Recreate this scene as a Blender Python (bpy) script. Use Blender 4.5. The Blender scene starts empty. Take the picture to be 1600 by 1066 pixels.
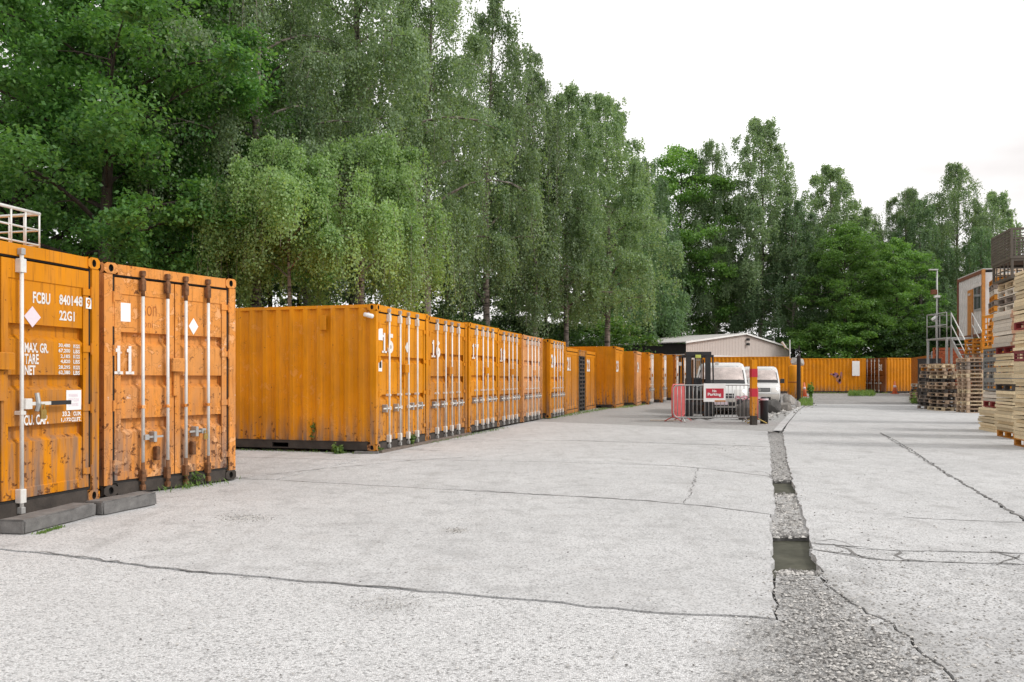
import bpy, bmesh, math, random
import numpy as np
from mathutils import Vector, Matrix
R = math.radians
C = bpy.context.scene.collection
sc = bpy.context.scene
random.seed(7)
# ------------------------------------------------------------------ camera, sky, sun, exposure
F = 1246.0; HOR = 591.0; EYE = 1.33
cam = bpy.data.cameras.new('camera'); camo = bpy.data.objects.new('camera', cam); C.objects.link(camo)
camo.location = (0, 0, EYE); camo.rotation_euler = (R(90), 0, 0)
cam.sensor_width = 36; cam.lens = 36*F/1600; cam.shift_y = (HOR-533)/1600
cam.clip_end = 3000; cam.clip_start = 0.05
sc.camera = camo
SUN_EL, SUN_AZ = 40, 106      # azimuth clockwise from +Y: behind the camera, on its right
world = bpy.data.worlds.new('World'); sc.world = world; world.use_nodes = True
nt = world.node_tree; nt.nodes.clear()
wo = nt.nodes.new('ShaderNodeOutputWorld'); wb = nt.nodes.new('ShaderNodeBackground'); wb.inputs[1].default_value = 0.1
sky = nt.nodes.new('ShaderNodeTexSky'); sky.sky_type = 'NISHITA'; sky.sun_disc = False
sky.sun_elevation = R(SUN_EL); sky.sun_rotation = R(SUN_AZ); sky.dust_density = 3
wtc = nt.nodes.new('ShaderNodeTexCoord'); wmp = nt.nodes.new('ShaderNodeMapping'); wmp.inputs['Scale'].default_value = (1, 1, 3.2)
wn = nt.nodes.new('ShaderNodeTexNoise'); wn.inputs['Scale'].default_value = 2.2; wn.inputs['Detail'].default_value = 5
wr = nt.nodes.new('ShaderNodeValToRGB'); wr.color_ramp.elements[0].position = .30; wr.color_ramp.elements[1].position = .60
wr.color_ramp.elements[0].color = (.69, .655, .64, 1); wr.color_ramp.elements[1].color = (1, .992, .985, 1)
wsc = nt.nodes.new('ShaderNodeVectorMath'); wsc.operation = 'SCALE'; wsc.inputs['Scale'].default_value = 11.4
wmx = nt.nodes.new('ShaderNodeMixRGB'); wmx.inputs[0].default_value = .93
L = nt.links.new
L(wtc.outputs['Generated'], wmp.inputs[0]); L(wmp.outputs[0], wn.inputs['Vector']); L(wn.outputs[0], wr.inputs[0]); L(wr.outputs[0], wsc.inputs[0])
L(sky.outputs[0], wmx.inputs[1]); L(wsc.outputs[0], wmx.inputs[2]); L(wmx.outputs[0], wb.inputs[0]); L(wb.outputs[0], wo.inputs[0])
sl = bpy.data.lights.new('sun', 'SUN'); sl.energy = 1.5; sl.angle = R(10); sl.color = (1, .97, .93)
so = bpy.data.objects.new('sun', sl); C.objects.link(so)
so.rotation_euler = (R(90-SUN_EL), 0, R(180-SUN_AZ))
so.location = (0, 0, 60)
sc.view_settings.view_transform = 'Standard'; sc.view_settings.look = 'None'; sc.view_settings.gamma = 1
sc.view_settings.use_curve_mapping = False; sc.view_settings.exposure = 0.30
try:
    sc.cycles.max_bounces = 6; sc.cycles.transparent_max_bounces = 6; sc.cycles.diffuse_bounces = 3
except Exception: pass

# ------------------------------------------------------------------ helpers
def gz(y):                      # the yard rises a little towards the back
    t = min(1, max(0, (y-38)/18)); return .22*t*t*(3-2*t)
def G(px, py):                  # a point of the ground seen at a pixel of the photo
    y = EYE*F/(py-HOR)
    for _ in range(6): y = (EYE-gz(y))*F/(py-HOR)
    return (px-800)/F*y, y
def AX(px, y): return (px-800)/F*y
def tag(o, label=None, cat=None, group=None, kind=None):
    if label: o['label'] = label
    if cat: o['category'] = cat
    if group: o['group'] = group
    if kind: o['kind'] = kind
    return o
def empty(name, label, cat, loc, rz=0, group=None):
    o = bpy.data.objects.new(name, None); C.objects.link(o); o.empty_display_size = .2
    o.location = loc; o.rotation_euler = (0, 0, rz)
    return tag(o, label, cat, group)
def link(name, me, parent=None, label=None, kind=None):
    o = bpy.data.objects.new(name, me); C.objects.link(o)
    if parent: o.parent = parent
    if label: o['label'] = label
    if kind: o['kind'] = kind
    return o
def copy_tree(o, parent=None):
    c = o.copy(); C.objects.link(c); c.parent = parent
    for ch in KIDS.get(o.name, []) if False else [x for x in o.children]:
        copy_tree(ch, c)
    return c

class MB:
    def __init__(s): s.v = []; s.f = []; s.m = []; s.mi = 0
    def add(s, vs, fs):
        b = len(s.v); s.v += [tuple(p) for p in vs]; s.f += [tuple(b+i for i in f) for f in fs]; s.m += [s.mi]*len(fs); return s
    def box(s, x0, y0, z0, x1, y1, z1):
        return s.add([(x0,y0,z0),(x1,y0,z0),(x1,y1,z0),(x0,y1,z0),(x0,y0,z1),(x1,y0,z1),(x1,y1,z1),(x0,y1,z1)],
                     [(0,3,2,1),(4,5,6,7),(0,1,5,4),(1,2,6,5),(2,3,7,6),(3,0,4,7)])
    def cbox(s, x0, y0, z0, x1, y1, z1, c=.008):      # box with chamfered long edges (about z) and top
        pts = [(x0+c,y0),(x1-c,y0),(x1,y0+c),(x1,y1-c),(x1-c,y1),(x0+c,y1),(x0,y1-c),(x0,y0+c)]
        ins = [(x0+2*c,y0+c),(x1-2*c,y0+c),(x1-c,y0+2*c),(x1-c,y1-2*c),(x1-2*c,y1-c),(x0+2*c,y1-c),(x0+c,y1-2*c),(x0+c,y0+2*c)]
        vs = [(a,b,z0) for a,b in pts]+[(a,b,z1-c) for a,b in pts]+[(a,b,z1) for a,b in ins]
        fs = [tuple(range(7,-1,-1)), tuple(range(16,24))]
        for i in range(8):
            j=(i+1)%8; fs += [(i,j,8+j,8+i),(8+i,8+j,16+j,16+i)]
        return s.add(vs, fs)
    def tube(s, pts, r, n=8, cap=True):
        pts = [Vector(p) for p in pts]; k = len(pts); rr = r if isinstance(r, (list, tuple)) else [r]*k
        b = len(s.v); prev = None
        for i, p in enumerate(pts):
            d = (pts[min(i+1,k-1)]-pts[max(i-1,0)]).normalized()
            if prev is None:
                a = d.orthogonal().normalized()
            else:
                a = (prev - d*prev.dot(d)); a = a.normalized() if a.length > 1e-6 else d.orthogonal().normalized()
            prev = a; c = d.cross(a)
            for j in range(n):
                t = 2*math.pi*j/n; s.v.append(tuple(p+(a*math.cos(t)+c*math.sin(t))*rr[i]))
        for i in range(k-1):
            for j in range(n):
                j2=(j+1)%n; s.f.append((b+i*n+j, b+i*n+j2, b+(i+1)*n+j2, b+(i+1)*n+j)); s.m.append(s.mi)
        if cap:
            s.f.append(tuple(b+j for j in range(n-1,-1,-1))); s.m.append(s.mi)
            s.f.append(tuple(b+(k-1)*n+j for j in range(n))); s.m.append(s.mi)
        return s
    def prism(s, pts, y0, y1):       # outline in x,z pushed along y
        n=len(pts); vs=[(x,y0,z) for x,z in pts]+[(x,y1,z) for x,z in pts]
        fs=[tuple(range(n)),tuple(range(2*n-1,n-1,-1))]+[(i,n+i,n+(i+1)%n,(i+1)%n) for i in range(n)]
        return s.add(vs,fs)
    def mesh(s, name, mat, smooth=False):
        me = bpy.data.meshes.new(name); me.from_pydata(s.v, [], s.f)
        for m in (mat if isinstance(mat, (list, tuple)) else [mat]): me.materials.append(m)
        if any(s.m): me.polygons.foreach_set('material_index', s.m)
        if smooth: me.polygons.foreach_set('use_smooth', [True]*len(s.f))
        me.update(); return me
    def build(s, name, mat, parent=None, smooth=False, label=None, kind=None):
        return link(name, s.mesh(name, mat, smooth), parent, label, kind)
def B(name, mat, parent, *boxes, **k):
    m = MB()
    for b in boxes: m.box(*b)
    return m.build(name, mat, parent, **k)

# ------------------------------------------------------------------ materials
class NT:
    def __init__(s, name):
        s.m = bpy.data.materials.new(name); s.m.use_nodes = True; s.t = s.m.node_tree; s.t.nodes.clear()
        s.o = s.t.nodes.new('ShaderNodeOutputMaterial')
    def n(s, typ, **k):
        x = s.t.nodes.new('ShaderNode'+typ)
        for a, b in k.items(): setattr(x, a, b)
        return x
    def l(s, a, b): s.t.links.new(a, b)
    def val(s, x, sock):
        if hasattr(x, 'links'): s.l(x, sock)
        else: sock.default_value = x
    def coord(s, scale=(1,1,1), which='Object'):
        tc = s.n('TexCoord'); mp = s.n('Mapping'); mp.inputs['Scale'].default_value = scale; s.l(tc.outputs[which], mp.inputs[0]); return mp.outputs[0]
    def noise(s, vec, scale, detail=4, rough=.55, dist=0):
        x = s.n('TexNoise'); x.inputs['Scale'].default_value = scale; x.inputs['Detail'].default_value = detail
        x.inputs['Roughness'].default_value = rough; x.inputs['Distortion'].default_value = dist; s.l(vec, x.inputs['Vector']); return x.outputs[0]
    def voro(s, vec, scale, feat='F1', out='Distance', rnd=1):
        x = s.n('TexVoronoi', feature=feat); x.inputs['Scale'].default_value = scale; x.inputs['Randomness'].default_value = rnd; s.l(vec, x.inputs['Vector']); return x.outputs[out]
    def ramp(s, fac, a, b, ca=(0,0,0,1), cb=(1,1,1,1)):
        x = s.n('ValToRGB'); e = x.color_ramp.elements; e[0].position = a; e[1].position = b; e[0].color = ca; e[1].color = cb; s.l(fac, x.inputs[0]); return x.outputs[0]
    def mr(s, fac, a, b, c=0, d=1):
        x = s.n('MapRange'); x.inputs[1].default_value = a; x.inputs[2].default_value = b; x.inputs[3].default_value = c; x.inputs[4].default_value = d; s.l(fac, x.inputs[0]); return x.outputs[0]
    def math(s, op, a, b=0):
        x = s.n('Math', operation=op); s.val(a, x.inputs[0]); s.val(b, x.inputs[1]); return x.outputs[0]
    def mix(s, f, a, b, mode='MIX'):
        x = s.n('MixRGB', blend_type=mode); s.val(f, x.inputs[0])
        for v, i in ((a,1),(b,2)):
            if hasattr(v,'links'): s.l(v, x.inputs[i])
            else: x.inputs[i].default_value = tuple(v)+((1,) if len(v)==3 else ())
        return x.outputs[0]
    def finish(s, col, rough=.6, metal=0, bump=None, bs=.3, bd=.01, spec=None):
        p = s.n('BsdfPrincipled')
        if hasattr(col,'links'): s.l(col, p.inputs['Base Color'])
        else: p.inputs['Base Color'].default_value = tuple(col)+(1,)
        s.val(rough, p.inputs['Roughness']); p.inputs['Metallic'].default_value = metal
        if spec is not None: p.inputs['Specular IOR Level'].default_value = spec
        if bump is not None:
            b = s.n('Bump'); b.inputs['Strength'].default_value = bs; b.inputs['Distance'].default_value = bd; s.l(bump, b.inputs['Height']); s.l(b.outputs[0], p.inputs['Normal'])
        s.l(p.outputs[0], s.o.inputs[0]); s.p = p; return s.m

def plain(name, col, rough=.6, metal=0, var=.25, scale=6, spec=None):
    t = NT(name); v = t.coord(); n = t.noise(v, scale, 5); n2 = t.noise(v, scale*9, 2)
    f = t.mr(t.math('ADD', t.math('MULTIPLY', n, .7), t.math('MULTIPLY', n2, .3)), .3, .7, 1-var, 1+var*.6)
    x = t.n('VectorMath', operation='SCALE'); x.inputs[0].default_value = col; t.l(f, x.inputs['Scale'])
    return t.finish(x.outputs[0], rough, metal, n2, .15, .003, spec)

def orange(name, col=(.70,.262,.003), rust=.5, peel=0., fade=0., low=.5, dark=0.):
    """painted steel: uneven paint, runs and dirt towards the bottom, chips to rust"""
    t = NT(name); v = t.coord(); vs = t.coord((7,7,.7)); w = t.coord(which='Object')
    big = t.noise(v, 1.1, 4); c = t.mix(t.mr(big,.3,.7), tuple(q*.8 for q in col), tuple(min(1,q*1.14) for q in col))
    if fade:
        fn = t.noise(v, 1.7, 6, .65); c = t.mix(t.mr(fn,.35,.6,0,fade), c, (.72,.36,.14))
    run = t.noise(vs, 1.6, 4, .6)
    sep = t.n('SeparateXYZ'); t.l(w, sep.inputs[0])
    zlow = t.mr(sep.outputs[2], .12, .12+low*1.5, 1, 0)
    dirt = t.math('MULTIPLY', t.mr(run,.38,.64), t.math('ADD', t.math('MULTIPLY', t.math('POWER', zlow, 1.5), .95), .10))
    c = t.mix(dirt, c, (.19,.15,.13))
    sp = t.noise(v, 11, 6, .7)
    run2 = t.mr(t.noise(t.coord((13,13,.9)), 2.3, 3), .55, .75, 0, .35+dark)
    c = t.mix(run2, c, (.20,.07,.015))
    if peel:
        pn = t.noise(v, 7.5, 8, .68, .5); area = t.noise(v, 1.3, 3)
        pk = t.math('MULTIPLY', t.mr(pn,.56,.59), t.mr(area,.44,.56))
        c = t.mix(t.math('MULTIPLY', pk, .7*peel), c, (.82,.45,.22))
        ed = t.math('MULTIPLY', t.math('MULTIPLY', t.mr(pn,.525,.54), t.mr(pn,.56,.545)), t.mr(area,.4,.5))
        c = t.mix(t.math('MULTIPLY', ed, .75*peel), c, (.12,.045,.02))
        pw = t.mr(t.noise(v, 8, 6, .7), .66, .675, 0, .8*peel); c = t.mix(pw, c, (.75,.66,.6))
    th = .69 - .055*rust
    ch = t.mr(t.math('ADD', sp, t.math('MULTIPLY', zlow, .09)), th, th+.02)
    c = t.mix(t.math('MULTIPLY', ch, .85), c, (.1,.038,.018))
    return t.finish(c, t.mr(big,.3,.7,.42,.62), 0, sp, .25, .004, .16)

M = {}
M['orange'] = orange('orange_paint', rust=.8, low=.8, dark=.12)
M['orange_side'] = orange('orange_paint_scuffed', (.72,.268,.003), .55, .22, low=.45)
M['orange_peel'] = orange('orange_paint_peeling', (.72,.265,.04), .9, .8, .4, 1.0, .25)
M['orange_dull'] = orange('orange_paint_grimy', (.62,.225,.004), .6, 0, .0, 1.3, .3)
M['orange_fade'] = orange('orange_paint_faded', (.66,.27,.09), .8, .6, .95, .9)
M['orange_shaded'] = orange('orange_paint_shaded', (.20,.06,.008), 1., 0, 0, .8, .3)  # shade on the doors put into the base colour, besides rust and dirt
M['orange_rust'] = orange('orange_paint_rusty', (.42,.13,.012), 1.3, .3, 0, 1.2, .4)
M['red_box'] = orange('red_oxide_paint', (.42,.07,.03), 1.2, .7, .3, .8)
M['black'] = plain('black_steel', (.018,.018,.02), .55)
M['rubber_and_shade'] = plain('rubber_seal', (.022,.02,.019), .8)  # door seals, and the painted shade in the casting holes
M['grime'] = plain('grimy_underframe', (.055,.045,.038), .85, 0, .5)
M['galv'] = plain('galvanised_steel', (.42,.42,.41), .42, .35, .2)
M['bar_white'] = plain('white_locking_bar', (.72,.71,.68), .4, .1, .18)
M['bar_rusty'] = plain('rusty_locking_bar', (.19,.085,.035), .8, 0, .8, 22)
M['white'] = plain('white_marking', (.85,.85,.84), .5, 0, .06)
M['white_worn'] = plain('white_stencil_paint', (.74,.71,.68), .6, 0, .25, 25)
M['pinkish'] = plain('faded_pink_sticker', (.78,.66,.72), .5, 0, .1)
M['ghost'] = plain('ghost_lettering', (.43,.13,.02), .7, 0, .4, 14)
M['brass'] = plain('padlock_brass', (.4,.27,.08), .4, .7)
M['red'] = plain('red_plastic', (.50,.03,.04), .45, 0, .2)
M['pink'] = plain('faded_red_plastic', (.62,.12,.12), .5, 0, .25)
M['redband'] = plain('red_reflective_band', (.50,.02,.045), .4, 0, .12)
M['conc_dark'] = plain('weathered_concrete', (.17,.165,.16), .9, 0, .45, 9)
M['rock'] = plain('rock', (.24,.22,.20), .9, 0, .5, 4)
M['rock_dark'] = plain('dark_rock', (.10,.095,.09), .9, 0, .5, 4)
M['cone'] = plain('cone_orange', (.68,.17,.07), .5, 0, .15)
M['clad'] = plain('pale_cladding', (.60,.53,.49), .6, 0, .1)
M['clad_roof'] = plain('roof_sheet', (.52,.5,.48), .6, 0, .2)
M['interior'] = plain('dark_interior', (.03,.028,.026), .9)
M['vanwhite'] = plain('van_white_paint', (.68,.68,.67), .25, 0, .05, 2, .5)
M['silver'] = plain('van_silver_bumper', (.52,.49,.45), .35, .1, .12, 3, .5)
M['vanblack'] = plain('black_trim', (.02,.02,.022), .5)
M['tyre'] = plain('tyre', (.02,.02,.02), .85)
M['steelwhite'] = plain('cabin_white_panel', (.66,.64,.62), .55, 0, .22, 3)
M['brownpost'] = plain('brown_frame', (.17,.055,.02), .6, 0, .3)
M['amber'] = plain('varnished_door', (.5,.2,.035), .5, 0, .35)
M['tape'] = plain('striped_tape', (.7,.3,.36), .6, 0, .6, 30)
M['moss'] = plain('moss', (.10,.13,.03), .95, 0, .5, 12)
M['soot'] = plain('dark_wood_post', (.035,.024,.02), .85, 0, .4)
M['tarp'] = plain('crumpled_sheet', (.46,.43,.4), .8, 0, .4)
M['yellowgreen'] = plain('lime_label', (.55,.6,.12), .5)
M['screen_reflection'] = plain('windscreen_reflection', (.58,.50,.47), .3, 0, .5, 2.5, .6)  # pale uneven reflection painted into the windscreen colour
M['yellow'] = plain('yellow_foot', (.5,.36,.1), .6, 0, .3)

def glass(name, col=(.05,.06,.06)):
    t = NT(name); return t.finish(col, .08, 0, spec=.8)
M['glass'] = glass('dark_glass'); M['lamp'] = glass('lamp_glass', (.6,.58,.55))

def wood(name, col, var=.35):
    t = NT(name); v = t.coord((1,1,1)); oi = t.n('ObjectInfo')
    g = t.noise(t.coord((3,22,22)), 2, 4); s = t.noise(v, 14, 4)
    c = t.mix(t.mr(g,.35,.65), tuple(q*(1-var) for q in col), tuple(min(1,q*1.12) for q in col))
    c = t.mix(t.mr(s,.55,.75,0,.5), c, tuple(q*.45 for q in col))
    x = t.n('VectorMath', operation='SCALE'); t.l(c, x.inputs[0]); t.l(t.mr(oi.outputs['Random'],0,1,.72,1.2), x.inputs['Scale'])
    return t.finish(x.outputs[0], .85, 0, g, .3, .003)
M['w_new'] = wood('pale_softwood', (.78,.62,.41))
M['w_cream'] = wood('cream_boards', (.78,.64,.42), .25)
M['w_white'] = wood('whitish_boards', (.70,.63,.54), .25)
M['w_mid'] = wood('weathered_pallet_wood', (.50,.36,.25))
M['w_old'] = wood('old_grey_pallet_wood', (.26,.21,.175))
M['w_dark'] = wood('dark_wet_pallet_wood', (.075,.065,.06))
M['w_orange'] = wood('orange_painted_wood', (.62,.24,.02))
M['w_red'] = wood('dark_red_painted_wood', (.28,.03,.03))
M['w_pink'] = wood('pinkish_plywood', (.50,.29,.19), .2)
M['p_dark'] = plain('dark_plastic', (.11,.09,.07), .5, 0, .3)
M['p_grey'] = plain('grey_plastic', (.19,.20,.20), .5, 0, .3)
M['p_orange'] = plain('orange_plastic', (.72,.28,.012), .5, 0, .25)
M['p_red'] = plain('maroon_plastic', (.22,.03,.04), .5, 0, .3)
M['p_cream'] = plain('cream_plastic', (.70,.56,.42), .5, 0, .2)

def concrete(name, base, dark, gravel=.5, stain=.35):
    t = NT(name); v = t.coord(); big = t.noise(v, .45, 5, .6); mid = t.noise(v, 3.1, 6, .7, .3); fine = t.noise(v, 45, 4, .75)
    c = t.mix(t.mr(big,.35,.65), tuple(q*.86 for q in base), base)
    c = t.mix(t.mr(mid,.50,.72,0,stain), c, dark)
    c = t.mix(t.mr(fine,.45,.72,0,.5), c, tuple(q*.55 for q in base))
    vd = t.voro(v, 34); vc = t.n('SeparateColor'); t.l(t.voro(v, 34, out='Color'), vc.inputs[0])
    pit = t.math('MULTIPLY', t.mr(vd,.22,.12), t.mr(vc.outputs[0],.62,.7)); pit = t.math('MULTIPLY', pit, t.mr(mid,.42,.6,.25,1))
    c = t.mix(t.math('MULTIPLY', pit, gravel*1.5), c, (.07,.065,.06))
    vd3 = t.voro(v, 13); vc3 = t.n('SeparateColor'); t.l(t.voro(v, 13, out='Color'), vc3.inputs[0])
    c = t.mix(t.math('MULTIPLY', t.math('MULTIPLY', t.mr(vd3,.17,.1), t.mr(vc3.outputs[0],.78,.8)), gravel), c, (.10,.095,.09))
    v2 = t.voro(v, 95, out='Color'); v2s = t.n('SeparateColor'); t.l(v2, v2s.inputs[0])
    c = t.mix(t.mr(v2s.outputs[0],.62,.85,0,gravel*.8), c, tuple(q*.35 for q in base))
    c = t.mix(t.mr(t.noise(v, 13, 6, .8), .56,.70,0,gravel*.8), c, tuple(q*.42 for q in base))
    c = t.mix(t.mr(t.noise(v, 1.1, 8, .75), .54,.64,0,.35), c, tuple(q*.62 for q in base))
    if gravel > .8: c = t.mix(t.math('MULTIPLY', drift(t, v, .35, 1.35), .6), c, (.26,.255,.245))
    c = t.mix(t.mr(t.noise(t.coord((2.6,.22,1)), 1.5, 5, .7), .52,.66,0,.2), c, (.27,.26,.25))
    st = t.noise(t.coord((1,3.5,1)), .8, 5, .7); c = t.mix(t.mr(st,.58,.75,0,.22), c, (.30,.27,.24))
    h = t.math('ADD', fine, t.math('MULTIPLY', pit, -1.5))
    return t.finish(c, .88, 0, h, .5, .006, .2)
P0 = G(1244, 893); P1 = G(1300, 1075)
def drift(t, v, soft=.35, wmul=1.):
    """mask of the gravel that has spilled out of the end of the drain channel"""
    k = (P1[0]-P0[0])/(P1[1]-P0[1]); sp = t.n('SeparateXYZ'); t.l(v, sp.inputs[0])
    cx = t.math('ADD', t.math('MULTIPLY', sp.outputs[1], k), P0[0]-k*P0[1])
    d = t.math('ABSOLUTE', t.math('SUBTRACT', sp.outputs[0], cx))
    hw = t.mr(sp.outputs[1], P1[1], P0[1]+.1, .62*wmul, .13*wmul)
    m = t.math('SUBTRACT', 1.25, t.math('DIVIDE', d, hw)); m = t.math('ADD', m, t.mr(t.noise(v, 2.6, 7, .75), .2, .8, -.8, .8))
    return t.math('MULTIPLY', t.mr(m, 0, soft*2.2), t.mr(sp.outputs[1], P0[1]+.35, P0[1]+.2))
def aggregate(name, lo, mid, hi, scale=75, patch=.5, patchcol=(.15,.145,.14), edge=.4, dr=False):
    t = NT(name); v = t.coord(); cs = t.n('SeparateColor'); t.l(t.voro(v, scale, out='Color'), cs.inputs[0]); d = t.voro(v, scale)
    x = t.n('ValToRGB'); e = x.color_ramp.elements; e[0].position = 0; e[0].color = (*lo,1); e[1].position = 1; e[1].color = (*hi,1)
    a = e.new(.1); a.color = (*tuple(q*.62 for q in mid),1); b = e.new(.38); b.color = (*mid,1); t.l(cs.outputs[0], x.inputs[0])
    c = t.mix(t.mr(d,.28,.6,0,edge), x.outputs[0], lo)
    big = t.noise(v, .55, 6, .7); c = t.mix(t.mr(big,.46,.68,0,patch), c, patchcol)
    c = t.mix(t.mr(t.noise(v, 24, 6, .8), .56, .68, 0, .6), c, tuple(q*.45 for q in mid))
    fine = t.noise(v, 5, 6, .75); c = t.mix(t.mr(fine,.5,.75,0,.4), c, tuple(q*.62 for q in mid))
    if dr: c = t.mix(t.math('MULTIPLY', drift(t, v), .72), c, t.mix(t.mr(cs.outputs[1], .3, .9), (.10,.097,.093), (.46,.45,.43)))
    return t.finish(c, .9, 0, t.math('MULTIPLY', d, -1), .7, .009, .2)
M['conc'] = concrete('pale_concrete', (.60,.60,.60), (.28,.275,.27), .75, .6)
M['conc2'] = concrete('worn_concrete', (.60,.60,.60), (.24,.235,.23), 1.05, .7)
M['asphalt'] = aggregate('worn_asphalt', (.20,.198,.196), (.66,.66,.66), (.80,.80,.80), 95, .35, (.46,.455,.45), .35, True)
M['gravel'] = aggregate('grey_gravel', (.07,.068,.065), (.33,.32,.31), (.62,.61,.60), 66, .5, (.18,.175,.165))
M['yard'] = aggregate('yard_surface', (.16,.158,.155), (.42,.415,.405), (.56,.555,.55), 60, .5, (.30,.29,.28))
M['earth'] = aggregate('dark_ground', (.03,.028,.024), (.10,.09,.08), (.2,.18,.16), 25, .5, (.05,.05,.03))
t = NT('muddy_water'); v = t.coord(); n = t.noise(v, 6, 6, .6)
M['mud'] = t.finish(t.mix(t.mr(n,.35,.65), (.06,.06,.045), (.10,.098,.075)), .75, 0, t.noise(v,60,3), .3, .004, .12)
M['stone'] = None
t = NT('stones'); gi = t.n('NewGeometry'); M['stone'] = t.finish(t.ramp(gi.outputs['Random Per Island'], 0, 1, (.10,.095,.09,1), (.62,.6,.57,1)), .9)

t = NT('worn_number_paint'); v = t.coord(); n = t.noise(v, 16, 6, .75)
M['white_num'] = t.finish(t.mix(t.mr(n,.60,.64,0,.75), (.76,.73,.70), (.62,.26,.03)), .6)
def leafmat(name, a, b, c, tr=.45):
    t = NT(name); gi = t.n('NewGeometry'); oi = t.n('ObjectInfo'); v = t.coord()
    x = t.n('ValToRGB'); e = x.color_ramp.elements; e[0].position = 0; e[0].color = (*a,1); e[1].position = 1; e[1].color = (*c,1)
    m = e.new(.55); m.color = (*b,1); t.l(gi.outputs['Random Per Island'], x.inputs[0])
    cl = t.noise(v, .55, 3); col = t.mix(t.mr(cl,.35,.65,0,.55), x.outputs[0], c)
    s = t.n('VectorMath', operation='SCALE'); t.l(col, s.inputs[0]); t.l(t.mr(oi.outputs['Random'],0,1,.9,1.35), s.inputs['Scale'])
    d = t.n('BsdfPrincipled'); d.inputs['Roughness'].default_value = .42; d.inputs['Specular IOR Level'].default_value = .45; t.l(s.outputs[0], d.inputs['Base Color'])
    tl = t.n('BsdfTranslucent'); tm = t.mix(1, s.outputs[0], (1.25,1.3,.55,1), 'MULTIPLY'); t.l(tm, tl.inputs[0])
    mx = t.n('MixShader'); mx.inputs[0].default_value = tr; t.l(d.outputs[0], mx.inputs[1]); t.l(tl.outputs[0], mx.inputs[2]); t.l(mx.outputs[0], t.o.inputs[0])
    return t.m
M['leaf_oak'] = leafmat('oak_leaves', (.045,.13,.045), (.095,.235,.07), (.19,.37,.10))
M['leaf_birch'] = leafmat('birch_leaves', (.09,.155,.08), (.155,.235,.125), (.265,.36,.20))
M['leaf_birch_light'] = leafmat('young_birch_leaves', (.14,.24,.09), (.215,.345,.135), (.32,.46,.20))
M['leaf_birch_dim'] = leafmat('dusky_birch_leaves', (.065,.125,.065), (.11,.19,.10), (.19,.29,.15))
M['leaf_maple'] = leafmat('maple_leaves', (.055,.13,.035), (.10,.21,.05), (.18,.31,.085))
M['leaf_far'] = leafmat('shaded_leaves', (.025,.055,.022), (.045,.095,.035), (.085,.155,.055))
M['leaf_weed'] = leafmat('weed_leaves', (.06,.13,.035), (.11,.20,.055), (.20,.28,.09))
t = NT('birch_bark'); v = t.coord((1,1,.35)); n = t.noise(t.coord((2,2,14)), 1.2, 4); n2 = t.noise(v, 5, 4)
M['bark_birch'] = t.finish(t.mix(t.mr(n,.5,.62), t.mix(t.mr(n2,.4,.65), (.30,.26,.23), (.14,.115,.10)), (.04,.033,.03)), .9, 0, n, .5, .01)
t = NT('dark_bark'); v = t.coord((6,6,.8)); n = t.noise(v, 2.5, 5)
M['bark'] = t.finish(t.mix(t.mr(n,.35,.65), (.022,.017,.014), (.07,.052,.042)), .95, 0, n, .8, .02)

# ------------------------------------------------------------------ ground
def struct(o): o['kind'] = 'structure'; return o
def grid_ground():
    ys = [-30,-10,0,4,10,20,30,40.3,42,44,47,50,54,58,64,80,120,300,1500]; xs = [-1500,-300,-60,-20,-8,0,8,14,20,26,34,60,300,1500]
    m = MB(); idx = {}
    for j,y in enumerate(ys):
        for i,x in enumerate(xs):
            z = gz(y) - (.06 if y < 41 else 0); m.v.append((x,y,z)); idx[i,j]=len(m.v)-1
    for j in range(len(ys)-1):
        for i in range(len(xs)-1):
            m.f.append((idx[i,j],idx[i+1,j],idx[i+1,j+1],idx[i,j+1])); m.m.append(0 if ys[j] < 62 else 1)
    return m.build('ground', [M['gravel'], M['earth']])
struct(grid_ground())
rj = random.Random(3)
def line(pix, jit=.016, step=.14, world=False):
    """a joint in the paving: world points with a broken edge"""
    P = [Vector(p if world else G(*p)) for p in pix]; out = []
    for a, b in zip(P, P[1:]):
        n = max(1, min(140, int((b-a).length/step))); d = (b-a).normalized(); q = Vector((-d.y, d.x))
        for k in range(n):
            out.append(a.lerp(b, k/n) + q*rj.uniform(-jit, jit)*(1 if k else .2))
    out.append(P[-1]); return out
def inset(loop, g):
    n = len(loop); A = sum(loop[i].x*loop[(i+1)%n].y-loop[(i+1)%n].x*loop[i].y for i in range(n)); s = 1 if A > 0 else -1
    out = []
    for i in range(n):
        d1 = loop[i]-loop[i-1]; d2 = loop[(i+1)%n]-loop[i]
        if d1.length < 1e-6: d1 = d2
        if d2.length < 1e-6: d2 = d1
        d = (d1.normalized()+d2.normalized())
        d = d.normalized() if d.length > .2 else d1.normalized()
        out.append(loop[i]+Vector((-d.y, d.x))*s*g)
    if A < 0: out.reverse()
    return out
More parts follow.
